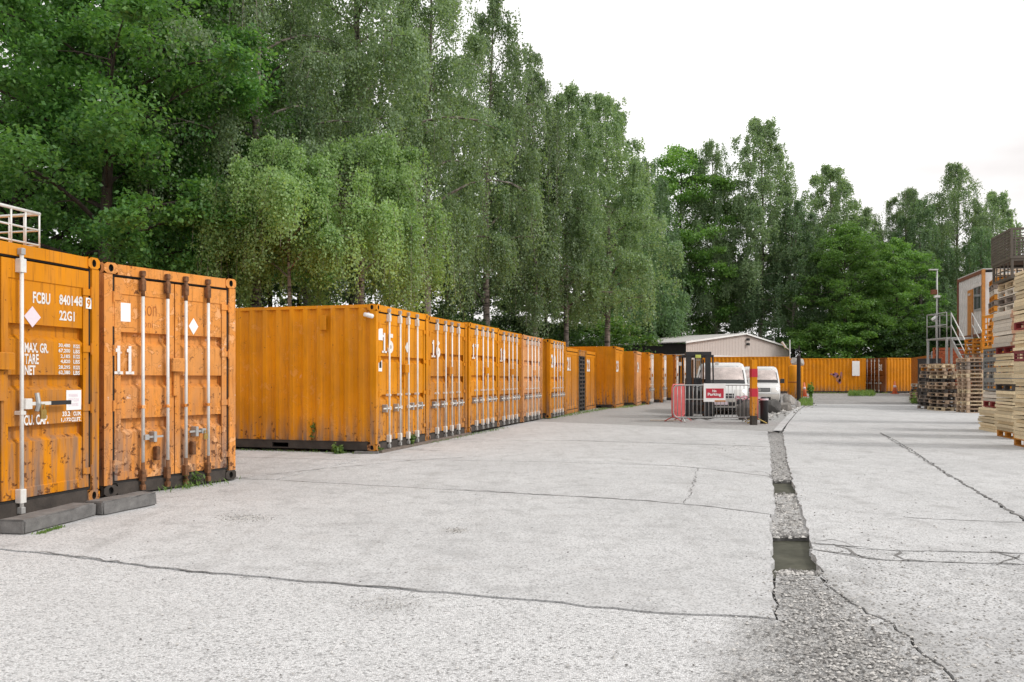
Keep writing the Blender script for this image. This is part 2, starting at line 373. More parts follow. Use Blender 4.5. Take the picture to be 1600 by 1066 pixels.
def paving(name, parts, mat, parent=None, gap=.016, top=0., dz=.075, label=None):
    loop = []
    for p in parts:
        for q in p:
            if not loop or (q-loop[-1]).length > .004: loop.append(q)
    if (loop[0]-loop[-1]).length < .004: loop.pop()
    loop = inset(loop, gap); n = len(loop)
    zz = [top + gz(p.y) for p in loop]
    me = bpy.data.meshes.new(name); vs = [(p.x,p.y,z) for p,z in zip(loop,zz)]
    lip = [(p.x,p.y,z-dz) for p,z in zip(loop,zz)]
    from mathutils.geometry import delaunay_2d_cdt
    vo,_,fo,*_r = delaunay_2d_cdt([Vector((p.x,p.y)) for p in loop], [], [list(range(n))], 1, 1e-5)
    k = len(vs+lip); vs2 = [(p.x,p.y,top+gz(p.y)) for p in vo]
    me.from_pydata(vs+lip+vs2, [], [tuple(k+i for i in f) for f in fo]+[(i, n+i, n+(i+1)%n, (i+1)%n) for i in range(n)])
    me.materials.append(mat); o = link(name, me, parent)
    if not parent: struct(o)
    if label: o['label'] = label
    return o
rev = lambda l: l[::-1]
A = line([(-900,838),(-200,850),(0,858),(60,863),(300,893),(560,915),(800,935),(1000,955),(1216,967)], .02)
Bl = line([(-900,742),(370,748),(430,750)]); Bm = line([(430,750),(700,765),(1000,782),(1070,788)]); Br = line([(1070,788),(1100,790),(1206,804)])
Cl = line([(-900,705),(300,712),(560,719)]); Cm = line([(560,719),(700,719),(870,722),(1053,728),(1092,731)]); Cr = line([(1092,731),(1120,734),(1207,745)])
D = line([(-1400,684),(640,686),(900,689),(1000,692),(1150,697),(1204,698)])
E = line([(-1400,654),(600,656),(850,659),(900,661),(1000,665),(1200,674)], .03)
diag = line([(430,750),(500,733),(560,719)]); vert = line([(1092,731),(1082,760),(1070,788)])
r1 = line([(1200,674),(1204,698)]); r2 = line([(1204,698),(1207,745)]); r3 = line([(1207,745),(1211,770),(1213,803),(1206,804)]); r4 = line([(1206,804),(1209,850),(1212,900),(1216,967)])
slab_root = None
conc = struct(MB().build('concrete_paving', M['conc'])) if False else None
def crack(pix, w, seed, mat='conc_dark'):
    r = random.Random(seed); P = line(pix, .03, .09); m = MB(); n = len(P)
    for i, p in enumerate(P):
        d = (P[min(i+1,n-1)]-P[max(i-1,0)]).normalized(); q = Vector((-d.y, d.x)); k = w*.5*r.uniform(.15,1.5)*(.25 if i in (0,n-1) else 1)
        m.v += [(p.x-q.x*k, p.y-q.y*k, .003+gz(p.y)), (p.x+q.x*k, p.y+q.y*k, .003+gz(p.y))]
    for i in range(n-1): m.f.append((2*i,2*i+1,2*i+3,2*i+2)); m.m.append(0)
    return struct(m.build('crack', M[mat]))
CR = [([(1410,808),(1470,812),(1600,817)],.018),([(1405,860),(1399,868),(1412,874),(1440,878)],.022),([(1555,863),(1580,870),(1610,882)],.02),([(1555,884),(1580,874),(1605,865)],.02),([(1268,846),(1300,843),(1340,856)],.02),
      ([(1300,850),(1330,862),(1352,872),(1380,875)],.018),([(370,748),(500,733),(650,719),(760,713)],.018),([(1092,731),(1082,760),(1070,788)],.012),([(1176,735),(1196,738),(1210,750),(1222,755)],.012),
      ([(700,764),(800,770),(1000,782),(1120,793),(1206,804)],.02),([(870,719),(1053,728),(1207,745)],.012),([(60,862),(300,893),(560,915),(660,922)],.014),([(1376,677),(1480,741),(1540,776),(1600,812)],.028),([(1265,849),(1410,861),(1600,865)],.018),([(1268,858),(1380,875),(1600,882)],.016),([(880,688),(1000,691),(1204,698)],.03),([(560,700),(740,706)],.02)]
paving('concrete_slab', [A, rev(r4), rev(Br), rev(Bm), rev(Bl), [A[0]]], M['conc'])
paving('concrete_slab', [Bl, diag, rev(Cl), [Bl[0]]], M['conc2'])
paving('concrete_slab', [Bm, Br, rev(r3), rev(Cr), rev(Cm), rev(diag)], M['conc'])
paving('concrete_slab', [Cl, Cm, Cr, rev(r2), rev(D), [Cl[0]]], M['conc'])
paving('concrete_slab', [D, rev(r1), rev(E), [D[0]]], M['conc'])
# right-hand side of the drain channel
Fl = line([(1222,676),(1300,675),(1376,676)]); Fr = line([(1376,676),(1600,683),(2600,712)])
q1 = line([(1222,676),(1229,720),(1240,764),(1252,800),(1260,832),(1265,848)]); q1b = line([(1265,848),(1268,858)]); q2 = line([(1268,858),(1272,880),(1280,900),(1300,920),(1345,950),(1400,985),(1470,1040),(1540,1120)],.035,.1)
Gc = line([(1376,676),(1400,689),(1440,713),(1480,741),(1540,776),(1600,812),(1640,838)],.03,.08); Gd = line([(1640,838),(1680,866)],.02); 
Hc = line([(1265,848),(1300,851),(1340,857),(1410,861),(1500,862),(1600,865),(1680,866)],.02,.07); Ic = line([(1268,858),(1330,869),(1380,875),(1480,879),(1600,882),(1720,886)],.02,.07)
K2 = line([(1262,632),(1249,640),(1240,650),(1230,662),(1222,676)],.01)
far = line([(1262,632),(1400,632),(1545,633),(2300,636)],.03,.3)
paving('concrete_slab', [Fl, Fr, [Vector(G(2300,636))], rev(far), K2], M['conc'])
paving('concrete_slab', [q1, Hc, rev(Gd), rev(Gc), rev(Fl)], M['conc'], label='wide pale slab beside the drain channel')
paving('concrete_slab', [q1b, Ic, [Vector(G(1680,866))], rev(Hc)], M['conc2'], gap=.012, label='narrow cracked strip of concrete between two cracks')
paving('concrete_slab', [Gc, Gd, [Ic[-1]], [Vector(G(2600,930))], [Fr[-1]], rev(Fr)], M['conc'])
botR = [Vector((9,2.2)), Vector(G(2600,930))]
paving('concrete_slab', [q2, botR, [Ic[-1]], rev(Ic)], M['conc2'])
for i, (p_, w_) in enumerate(CR): crack(p_, w_, i)
# asphalt apron nearest the camera and the yard behind
paving('asphalt', [A, line([(1216,967),(1230,940),(1262,925),(1300,920)],.04,.08), q2[int(len(q2)*.18):], [Vector((2.0,-3)), Vector((-16,-3))]], M['asphalt'], gap=.006, top=-.006)
wedge = [line([(1212,898),(1240,893),(1280,900),(1300,920)],.02), q2[int(len(q2)*.18):], [Vector(G(1450,1110)), Vector(G(1340,1066)), Vector(G(1290,1000)), Vector(G(1216,967))], rev(line([(1212,898),(1216,967)]))]
kb0 = [Vector(G(*p)) for p in ((1262,632),(1249,640),(1240,650),(1230,662),(1221,674))]; kb1 = [p-Vector((.22,0)) for p in kb0]
m = MB(); n = len(kb0)
m.add([(p.x,p.y,gz(p.y)+.012) for p in kb0]+[(p.x,p.y,gz(p.y)+.012) for p in kb1]+[(p.x,p.y,-.05) for p in kb1], [(i,i+1,n+i+1,n+i) for i in range(n-1)]+[(n+i,n+i+1,2*n+i+1,2*n+i) for i in range(n-1)])
struct(m.build('kerb', M['conc']))
paving('yard_surface', [E, [Vector(G(1216,676))], kb1[::-1], [Vector((14.6,41.6)), Vector((-30,41.6)), Vector((-30,24))]], M['yard'], gap=.01, top=-.004)

# drain channel: gravel fill in the gaps, two uncovered lengths with muddy water
def chan(y): # left and right edge of the channel at a pixel row
    le = [(674,1201),(698,1204),(745,1207),(770,1211),(803,1213),(804,1206),(850,1209),(900,1212)]; re = [(676,1222),(720,1229),(764,1240),(832,1260),(864,1270),(900,1281)]
    f = lambda t: float(np.interp(y, [a for a,b in t], [b for a,b in t]))
    return f(le), f(re)
def chan_fill(name, y0, y1, mat, z, rough=0, over=.03):
    m = MB(); k = 22; r = random.Random(int(y0))
    for i in range(k+1):
        y = y0+(y1-y0)*i/k; a, b = chan(y); xa, yy = G(a, y); xb, _ = G(b, y)
        for j in range(6):
            t = j/5; m.v.append((xa-over+(xb-xa+2*over)*t, yy, z+r.uniform(-rough,rough)))
    for i in range(k):
        for j in range(5): q=i*6+j; m.f.append((q,q+6,q+7,q+1)); m.m.append(0)
    return struct(m.build(name, mat))
chan_fill('gravel_fill', 676, 748, M['gravel'], -.022, .006)
chan_fill('muddy_water', 748, 771, M['mud'], -.055)
chan_fill('gravel_fill', 771, 834, M['yard'], -.02, .006)
chan_fill('muddy_water', 834, 893, M['mud'], -.056)
# broken end of the fill above the water
e0 = G(1207,835); e1 = G(1260,835)
struct(B('channel_edge', M['conc_dark'], None, (e0[0]-.02,e0[1],-.058,e1[0]+.03,e0[1]+.1,-.012)))
e0 = G(1210,749); e1 = G(1236,749)
struct(B('channel_edge', M['conc_dark'], None, (e0[0]-.02,e0[1],-.058,e1[0]+.03,e0[1]+.1,-.014)))
m = MB()
loopw = []
for p in wedge:
    for q in p:
        if not loopw or (q-loopw[-1]).length > .004: loopw.append(q)
m.add([(p.x,p.y,-.004) for p in loopw], [tuple(range(len(loopw)))]); 
wo_ = struct(m.build('gravel_wedge', M['asphalt']))
# loose stones
def stones(name, gen, n, s0, s1, seed):
    r = np.random.default_rng(seed); base = np.array([(1,0,0),(-1,0,0),(0,1,0),(0,-1,0),(0,0,1),(0,0,-.6)],float)
    tri = [(0,2,4),(2,1,4),(1,3,4),(3,0,4),(2,0,5),(1,2,5),(3,1,5),(0,3,5)]
    V=[];Fc=[]
    for i in range(n):
        x,y,z = gen(r); s = s0+(s1-s0)*r.random()**3; a = r.random()*6.28; q = base*(1+r.uniform(-.35,.35,(6,3)))*s*np.array([1,.8,.55])
        c,d = math.cos(a),math.sin(a); q = np.stack([q[:,0]*c-q[:,1]*d+x, q[:,0]*d+q[:,1]*c+y, q[:,2]+z+s*.15],1)
        b=len(V); V += q.tolist(); Fc += [(b+u,b+v_,b+w) for u,v_,w in tri]
    me = bpy.data.meshes.new(name); me.from_pydata(V,[],Fc); me.materials.append(M['stone']); o = link(name, me); o['kind']='stuff'; return o
def g_channel(r):
    y = 676+ (834-676)*r.random()**.6
    if 748<y<771: y = 771+r.random()*3
    a,b = chan(y); return (*G(a+(b-a)*r.random(), y), -.022)
def g_wedge(r):
    while True:
        y = 893+r.random()**.8*190; lo = 1205+ (y-893)*.1; hi = 1285+(y-893)*1.05; x = r.normal((lo+hi)/2,(hi-lo)*.36); 
        if 1100<x<1650: break
    return (*G(x,y), 0.0)
def g_right(r):
    while True:
        y = 700+r.random()**.7*366; x = r.normal(1260+(y-700)*.75, 95+ (y-700)*.22)
        if chan(min(y,899))[1]+4 < x < 1640 and not (y>900 and x<1290): break
    return (*G(x,y), 0.0)
def g_left(r):
    y = 690+r.random()**.8*376; x = r.uniform(150 if y>780 else 450,1195); return (*G(x,y), 0.0)
def g_far(r):
    x = r.uniform(1200,1275); y = 652-(x-1200)*.3+r.normal(0,3); X,Y = G(x,max(622,y)); return (X,Y,gz(Y))
stones('gravel', g_channel, 2600, .005, .022, 1)
def g_lip(r):
    y = float(r.choice([833,834.5,893,895,770.5,748])) + r.normal(0,1.3); a,b = chan(y); return (*G(a+(b-a)*r.random(), y), -.024 if y < 850 else -.006)
stones('gravel', g_lip, 520, .008, .03, 12)
stones('gravel', g_wedge, 4200, .004, .015, 2)
stones('gravel', g_right, 2200, .003, .013, 3)
stones('gravel', g_left, 700, .003, .011, 4)
def g_spot(px, py, w, h):
    def f(r): return (*G(px+r.normal(0,w), py+r.normal(0,h)), 0.0)
    return f
stones('dirt_scatter', g_spot(380,809,22,3.5), 900, .003, .010, 8)
stones('dirt_scatter', g_spot(712,829,9,2.2), 500, .003, .009, 9)
stones('dirt_scatter', g_spot(605,945,30,9), 700, .003, .007, 10)
stones('dirt_scatter', g_spot(1150,700,25,4), 500, .004, .012, 11)
stones('rubble', g_far, 260, .02, .11, 5)

# ------------------------------------------------------------------ text
def text_mesh(s, x0, z0, x1, z1, bold=.012):
    cu = bpy.data.curves.new('t', 'FONT'); cu.body = s; cu.offset = bold; cu.resolution_u = 3
    o = bpy.data.objects.new('t', cu); C.objects.link(o); bpy.context.view_layer.update()
    me = bpy.data.meshes.new_from_object(o.evaluated_get(bpy.context.evaluated_depsgraph_get()))
    bpy.data.objects.remove(o); bpy.data.curves.remove(cu)
    n = len(me.vertices); a = np.empty(n*3); me.vertices.foreach_get('co', a); a = a.reshape(-1,3)
    mn, mx = a.min(0), a.max(0); b = np.zeros_like(a)
    b[:,0] = x0+(a[:,0]-mn[0])/(mx[0]-mn[0])*(x1-x0); b[:,2] = z0+(a[:,1]-mn[1])/(mx[1]-mn[1])*(z1-z0)
    me.vertices.foreach_set('co', b.ravel()); me.update(); return me
def text(s, x0, z0, x1, z1, y, mat, parent, name='lettering', bold=.012):
    me = text_mesh(s, x0, z0, x1, z1, bold); me.materials.append(mat); me.transform(Matrix.Translation((0,y,0)))
    return link(name, me, parent)
SEG = {'1': [(.38,0,.66,1),(.1,0,.95,.1),(.22,.78,.38,.9)], }
def stencil(s, x0, z0, x1, z1, y, mat, parent):   # painted numerals; the ones carry a foot and a flag
    m = MB(); k = len(s); w = (x1-x0)/k; o = None
    for i, ch in enumerate(s):
        a = x0+i*w; b = a+w*.9
        if ch == '1':
            for q in SEG['1']: m.add([(a+(b-a)*q[0],y,z0+(z1-z0)*q[1]),(a+(b-a)*q[2],y,z0+(z1-z0)*q[1]),(a+(b-a)*q[2],y,z0+(z1-z0)*q[3]),(a+(b-a)*q[0],y,z0+(z1-z0)*q[3])],[(0,1,2,3)])
        else:
            me = text_mesh(ch, a, z0, b, z1, .03); vs = [(v.co.x,y,v.co.z) for v in me.vertices]; m.add(vs, [tuple(p.vertices) for p in me.polygons])
    return m.build('painted_number', mat, parent)

# ------------------------------------------------------------------ containers
def casting(m, x0, y0, z0, x1, y1, z1, hole_x):
    """corner casting: a block with oval holes in its front and in its outer side"""
    m.mi = 0; cx,cz = (x0+x1)/2,(z0+z1)/2; n = 12
    def holed(O, U, Vv, N, w, h):
        O,U,Vv,N = map(Vector,(O,U,Vv,N)); b=len(m.v); ring=[];sq=[];dp=[]
        for i in range(n):
            a=2*math.pi*i/n; ca,sa=math.cos(a),math.sin(a); k=1/max(abs(ca),abs(sa))
            sq.append(O+U*ca*k*w/2+Vv*sa*k*h/2); ring.append(O+U*ca*.03+Vv*sa*.042); dp.append(ring[-1]-N*.04)
        m.v += [tuple(p) for p in sq+ring+dp]
        for i in range(n):
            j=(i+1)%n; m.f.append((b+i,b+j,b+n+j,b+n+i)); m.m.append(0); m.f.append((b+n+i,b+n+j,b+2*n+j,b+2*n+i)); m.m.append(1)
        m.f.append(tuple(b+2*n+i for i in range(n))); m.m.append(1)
    holed((cx,y0,cz),(1,0,0),(0,0,1),(0,-1,0),x1-x0,z1-z0)
    yc=(y0+y1)/2
    if hole_x<0: holed((x0,yc,cz),(0,-1,0),(0,0,1),(-1,0,0),y1-y0,z1-z0); m.add([(x1,y0,z0),(x1,y1,z0),(x1,y1,z1),(x1,y0,z1)],[(0,1,2,3)])
    else: holed((x1,yc,cz),(0,1,0),(0,0,1),(1,0,0),y1-y0,z1-z0); m.add([(x0,y0,z0),(x0,y1,z0),(x0,y1,z1),(x0,y0,z1)],[(0,3,2,1)])
    m.add([(x0,y0,z1),(x1,y0,z1),(x1,y1,z1),(x0,y1,z1),(x0,y0,z0),(x1,y0,z0),(x1,y1,z0),(x0,y1,z0)],[(0,1,2,3),(7,6,5,4),(2,6,7,3)])

def corr(m, x, sgn, y0, y1, z0, z1, pitch=.278, dep=.05):
    """trapezoid corrugated sheet in the plane x, bulging to x*sgn"""
    prof=[]; k = max(1, round((y1-y0)/pitch)); p=(y1-y0)/k
    for i in range(k):
        a=y0+i*p
        for f,d in ((0,0),(.26,0),(.5,1),(.76,1)): prof.append((a+f*p,d))
    prof.append((y1,0)); b=len(m.v)
    for (y,d) in prof: m.v += [(x+sgn*(-dep+dep*d),y,z0),(x+sgn*(-dep+dep*d),y,z1)]
    for i in range(len(prof)-1):
        q=b+2*i; m.f.append((q,q+2,q+3,q+1) if sgn>0 else (q,q+1,q+3,q+2)); m.m.append(0)

def door_leaf(parent, x0, x1, z0, z1, y, mat, grooves, plainleaf=False):
    """pressed steel door: frame round a panel with recessed ribs"""
    fr=.075; m=MB(); a0,a1=x0+fr,x1-fr
    zs=[(z0,0),(z0+.09,0),(z0+.10,.012)]
    for g0,g1 in sorted(grooves): zs += [(g0,.012),(g0+.05,.072),(g1,.072),(g1+.003,.012)]
    zs += [(z1-.19,.012),(z1-.18,0),(z1,0)]
    if plainleaf: zs=[(z0,0),(z0+.1,0),(z0+.11,.01),(z1-.11,.01),(z1-.1,0),(z1,0)]
    b=len(m.v)
    for z,d in zs: m.v += [(a0,y+d,z),(a1,y+d,z)]
    for i in range(len(zs)-1): q=b+2*i; m.f.append((q,q+1,q+3,q+2)); m.m.append(0)
    for xx in (a0,a1):          # walls between the frame and the recesses
        b=len(m.v)
        for z,d in zs: m.v += [(xx,y,z),(xx,y+d,z)]
        for i in range(len(zs)-1): q=b+2*i; m.f.append((q,q+1,q+3,q+2)); m.m.append(0)
    m.box(x0,y,z0,a0,y+.05,z1); m.box(a1,y,z0,x1,y+.05,z1); m.box(x0+.001,y+.076,z0+.001,x1-.001,y+.08,z1-.001)
    return m.build('door', mat, parent)

G3=((.69,.85),(1.19,1.34),(1.68,1.83)); G2=((.88,.985),(1.56,1.68))
def container(label, x, y, dx, dy, num=None, W=2.438, H=2.591, Lg=6.058, z=.0, mat='orange', side='orange_side', bars=(.25,.43,.57,.75), barmat='bar_white',
              grooves=G3, store=False, group='orange containers with their doors to the yard', numpos=(.12,1.72,.40,2.1), nummat='white_num', name='shipping_container', flatside=False,
              handles='full', doors=True, seams=()):
    l=math.hypot(dx,dy); t=empty(name, label, 'container', (x,y,z), math.atan2(dy,dx), group)
    mm=M[mat]; ms=M[side]; P=.1
    # frame
    for sx in (0,1):
        a,b=(0,P) if sx==0 else (W-P,W)
        B('corner_post', mm, t, (a,.004,.118,b,.12,H-.118)); B('corner_post', ms, t, (a,Lg-.1,.118,b,Lg-.004,H-.118))
        for yy in (0,Lg-.178):
            for zz in (0,H-.118):
                m=MB(); xx=(-.003,.16) if sx==0 else (W-.16,W+.003)
                if yy==0: casting(m,xx[0],-.004,zz-(0 if zz==0 else -.002),xx[1],.174,zz+.118+(.004 if zz else 0),-1 if sx==0 else 1)
                else: m.box(xx[0],yy,zz,xx[1],yy+.18,zz+.12)
                m.build('corner_casting', [mm if zz or mat!='orange_peel' else M['grime'],M['rubber_and_shade']], t)  # casting holes coloured near black, painting in the shade inside them
    B('door_header', mm, t, (.16,.006,H-.12,W-.16,.12,H-.004)); B('door_sill', M['grime'] if not store else mm, t, (.16,.006,.0,W-.16,.12,.13))
    # sides
    for sgn in (-1,1):
        xo = 0 if sgn<0 else W
        m=MB()
        if flatside:
            m.box(min(xo,xo-sgn*.04),.12,.15,max(xo,xo-sgn*.04),Lg-.1,H-.06)
            for sv in seams: m.box(min(xo+sgn*.012,xo-sgn*.01),sv-.02,.15,max(xo+sgn*.012,xo-sgn*.01),sv+.02,H-.06)
        else: corr(m, xo, sgn, .12, Lg-.1, .15, H-.055)
        m.build('side_wall', ms, t)
        B('top_rail', ms, t, (min(xo+sgn*.002,xo-sgn*.06),.17,H-.06,max(xo+sgn*.002,xo-sgn*.06),Lg-.18,H-.003))
        # lower rail with two fork pockets
        xa,xb=min(xo-sgn*.002,xo-sgn*.05),max(xo-sgn*.002,xo-sgn*.05)
        m=MB(); pk=1.92 if Lg>5 else .8
        for u,v_ in ((.17,pk-.17),(pk+.17,Lg-pk-.17),(Lg-pk+.17,Lg-.18)): m.box(xa,u,.012,xb,v_,.15)
        for c_ in (pk,Lg-pk): m.box(xa,c_-.17,.115,xb,c_+.17,.15); m.box(xa,c_-.17,.012,xb,c_+.17,.03)
        m.box(min(xo+sgn*.006,xo-sgn*.03),.17,.15,max(xo+sgn*.006,xo-sgn*.03),Lg-.18,.162)
        m.build('lower_rail', M['grime'], t)
    B('floor', M['interior'], t, (.06,.12,.1,W-.06,Lg-.06,.14))
    # roof with shallow cross ribs
    m=MB(); b=0; k=max(4,int(Lg/.21)); ys=[]
    for i in range(k):
        a=.12+(Lg-.22)*i/k; s_=(Lg-.22)/k
        for f,d in ((0,0),(.35,0),(.5,1),(.85,1)): ys.append((a+f*s_,d))
    ys.append((Lg-.1,0))
    for yy,d in ys: m.v += [(.05,yy,H-.024+.022*d),(W-.05,yy,H-.024+.022*d)]
    for i in range(len(ys)-1): q=2*i; m.f.append((q,q+1,q+3,q+2)); m.m.append(0)
    m.build('roof', ms, t)
    m=MB(); bk=MB(); corr(bk, Lg-.02, 1, P, W-P, .15, H-.1)
    bk.v=[(yy,xx,zz) for (xx,yy,zz) in bk.v]; bk.f=[f[::-1] for f in bk.f]; bk.build('end_wall', ms, t)
    # doors
    zb,zt=.16,H-.15; mid=W/2; yd=.018
    B('rubber_seal', M['rubber_and_shade'], t, (P,.03,.13,P+.036,.06,H-.12),(W-P-.036,.03,.13,W-P,.06,H-.12),(P+.036,.03,.13,W-P-.036,.06,.152),(P+.036,.03,H-.137,W-P-.036,.06,H-.12),(mid-.009,.045,.152,mid+.009,.06,H-.137)); B('inner_panel', mm, t, (P+.036,.102,.152,W-P-.036,.11,H-.137))
    leaves=[]
    for s_ in (0,1):
        x0,x1=(P+.035,mid-.007) if s_==0 else (mid+.007,W-P-.035)
        d=door_leaf(t,x0,x1,zb,zt,yd,mm,[g for g in grooves if g[1]<zt],store); leaves.append(d)
        hz = (.33,1.0,1.62,2.22) if not store else (.5,1.9)
        for hh in hz:
            xh=(P-.03,P+.12) if s_==0 else (W-P-.12,W-P+.03)
            m=MB().box(xh[0],.006,hh-.035,xh[1],yd-.0005,hh+.035)
            xc=P+.012 if s_==0 else W-P-.012
            m.tube([(xc,-.002,hh-.06),(xc,-.002,hh+.06)],.014,8); m.build('hinge', mm, d)
    bm_=M[barmat]
    for i,f in enumerate(bars):
        xx=W*f; d=leaves[0] if f<.5 else leaves[1]; yb=-.028
        if barmat=='split':
            pass
        bz0,bz1=.045,H-.05
        br=M['bar_white']
        if mat=='orange_peel':
            MB().tube([(xx,yb,.34),(xx,yb,H-.34)],.019,10).build('locking_bar', br, d, True)
            MB().tube([(xx,yb,bz0),(xx,yb,.34)],.021,10).build('bar_end', M['bar_rusty'], d, True)
            MB().tube([(xx,yb,H-.34),(xx,yb,bz1)],.021,10).build('bar_end', M['bar_rusty'], d, True)
            cm=M['bar_rusty']
        else:
            MB().tube([(xx,yb,bz0),(xx,yb,bz1)],.0185,10).build('locking_bar', br, d, True); cm=br
        bw=.034 if mat!='orange_peel' else .027
        for zc in (.19,H-.21): MB().cbox(xx-bw,yb-.026,zc-.065,xx+bw,yd+.001,zc+.065,.006).build('bar_bracket', cm, d)
        for zc in (.055,H-.075): MB().cbox(xx-.024,yb-.026,zc-.03,xx+.024,.006,zc+.03,.006).build('cam_lock', M['bar_rusty'] if mat=='orange_peel' else M['galv'], d)
        m=MB()
        for zc in (.98,): m.cbox(xx-.03,yb-.024,zc-.018,xx+.03,yd+.013,zc+.018,.004)
        m.build('bar_guide', mm if mat=='orange_peel' else br, d)
        if handles=='full':
            hz=.74; dr=-1 if i%2==0 else 1
            if i in (1,): dr=-1
            if i in (2,): dr=1
            m=MB().cbox(xx-.03,yb-.03,hz-.03,xx+.03,yb+.03,hz+.03,.006); m.box(min(xx,xx+dr*.30),yb-.03,hz-.013,max(xx,xx+dr*.30),yb-.018,hz+.013)
            m.build('bar_handle', br, d)
            m=MB().cbox(xx+dr*.17-.022,yb-.04,hz-.07,xx+dr*.17+.022,yd+.013,hz+.07,.006); m.build('handle_catch', M['galv'], d)
    if bars and len(bars)>1:
        m=MB().cbox(mid-.085,-.07,1.39,mid+.085,yd,1.55,.01); m.build('lock_box', mm, leaves[1])
        B('lock_strap', mm, leaves[1], (mid-.035,-.012,1.1,mid+.035,yd,1.38))
    if num:
        a,zb_,c_,zt_=numpos; stencil(num,a,zb_,c_,zt_,yd-.0035,M[nummat],leaves[0])
    t['_']=0; del t['_']
    return t, leaves
def onface(c, px, py):
    """where a ray through a photo pixel meets the door plane of a container, in the container's own x,z"""
    o=c.location; a=c.rotation_euler.z; ux,uy=math.cos(a),math.sin(a); k=(px-800)/F
    s=(o.x-k*o.y)/(k*uy-ux); Y=o.y+s*uy; return s, EYE+(HOR-py)/F*Y-o.z
def box_on(c, parent, name, px0, py0, px1, py1, mat, y=.0135, **k):
    x0,z1=onface(c,px0,(py0)); x1,z0=onface(c,px1,py1)
    return B(name, mat, parent, (x0,y,z0,x1,y+.003,z1), **k)
def text_on(c, parent, s, px0, py0, px1, py1, mat=None, y=.012, name='lettering', bold=.03):
    xm=(px0+px1)/2; x0,_=onface(c,px0,py0); x1,_=onface(c,px1,py1); _,z1=onface(c,xm,py0); _,z0=onface(c,xm,py1)
    return text(s,x0,z0,x1,z1,y,mat or M['white'],parent,name,bold)

ROW='containers standing door to door along the yard'
# nearest container, its far half in view
dx,dy=.237,.971
bx,by=-4.444-2.438*dx, 8.586-2.438*dy
c1,lv=container('orange container with white stencilled code FCBU and a single door bar', bx, by, dx, dy, z=.02, mat='orange_dull', bars=(.42,.578), handles='none', group=ROW)
d=lv[1]; yy=.0265
for s,a in (('FCBU',(55,457,82,475)),('8401',(96,461,117,477)),('48',(118.5,463,133,478.5)),('22G1',(96,486,120,501.5)),('MAX. GR.',(42,536,79,551.5)),('TARE',(42,553,64,569)),('NET',(42,571,59,586)),
            ('30,480',(95,537,113,543.5)),('KGS',(118,538.5,128,544.5)),('67,200',(95,545,113,552)),('LBS',(118,546.5,128,552.5)),('2,185',(98,554,113,560.5)),('KGS',(118,554.5,128,560.5)),('4,820',(98,562,113,568.5)),('LBS',(118,562.5,128,568.5)),
            ('28,295',(95,571,113,577.5)),('KGS',(118,571.5,128,577.5)),('62,380',(95,579,113,586)),('LBS',(118,579.5,128,586))):
    text_on(c1, d, s, *a, mat=M['white_worn'], y=yy, bold=.03)
for s,a in (('CU. CAP.',(41,648,79,664)),('33.2',(101,643,113,650.5)),('CU.M.',(118,643,130,649.5)),('1,172',(99,653,114,659.5)),('CU.FT.',(115,652,130,658.5))): text_on(c1, d, s, *a, y=yy)
x0,z1=onface(c1,135.5,465); x1,z0=onface(c1,144,483); B('code_frame', M['white'], d, (x0,.010,z0,x1,.013,z1)); 
text_on(c1, d, '9', 137,467.5,142.5,481, mat=M['orange_dull'], y=.008)
def diamond(c, parent, cx, cy, w, h, mat, y=.024):
    xm,zm=onface(c,cx,cy); xl,_=onface(c,cx-w/2,cy); xr,_=onface(c,cx+w/2,cy); _,zt=onface(c,cx,cy-h/2); _,zb=onface(c,cx,cy+h/2)
    return MB().prism([(xl,zm),(xm,zb),(xr,zm),(xm,zt)], y, y+.003).build('diamond_sticker', mat, parent)
diamond(c1, d, 54, 495, 26, 33, M['pinkish'])
box_on(c1, d, 'notice', 107,610,130,640, M['white'], .025)
t=text_on(c1,d,'WARNING\nKEEP CLEAR\nOF DOORS',110,615,127,635, mat=M['pinkish'], y=.0235, name='small_print')
# bar, handle and padlock of that door
xa,zh=onface(c1,38,631); xb,_=onface(c1,103,630)
m=MB().cbox(xa-.05,-.07,zh-.05,xa+.03,-.01,zh+.05,.006); m.box(xa,-.06,zh-.016,xb-.25,-.045,zh+.016); m.build('bar_handle', M['bar_white'], d)
B('handle_grip', M['black'], d, (xb-.25,-.066,zh-.021,xb,-.039,zh+.021))
xc,_=onface(c1,51,631); m=MB().tube([(xc,-.05,zh+.10),(xc,-.072,zh+.0),(xc,-.05,zh-.07)],.022,8); m.build('handle_catch', M['galv'], d)
m=MB().cbox(xc+.01,-.1,zh-.15,xc+.075,-.065,zh-.06,.008); m.tube([(xc+.02,-.08,zh-.06),(xc+.02,-.08,zh-.01),(xc+.06,-.08,zh-.01),(xc+.06,-.08,zh-.06)],.007,6); m.build('padlock', M['brass'], d)

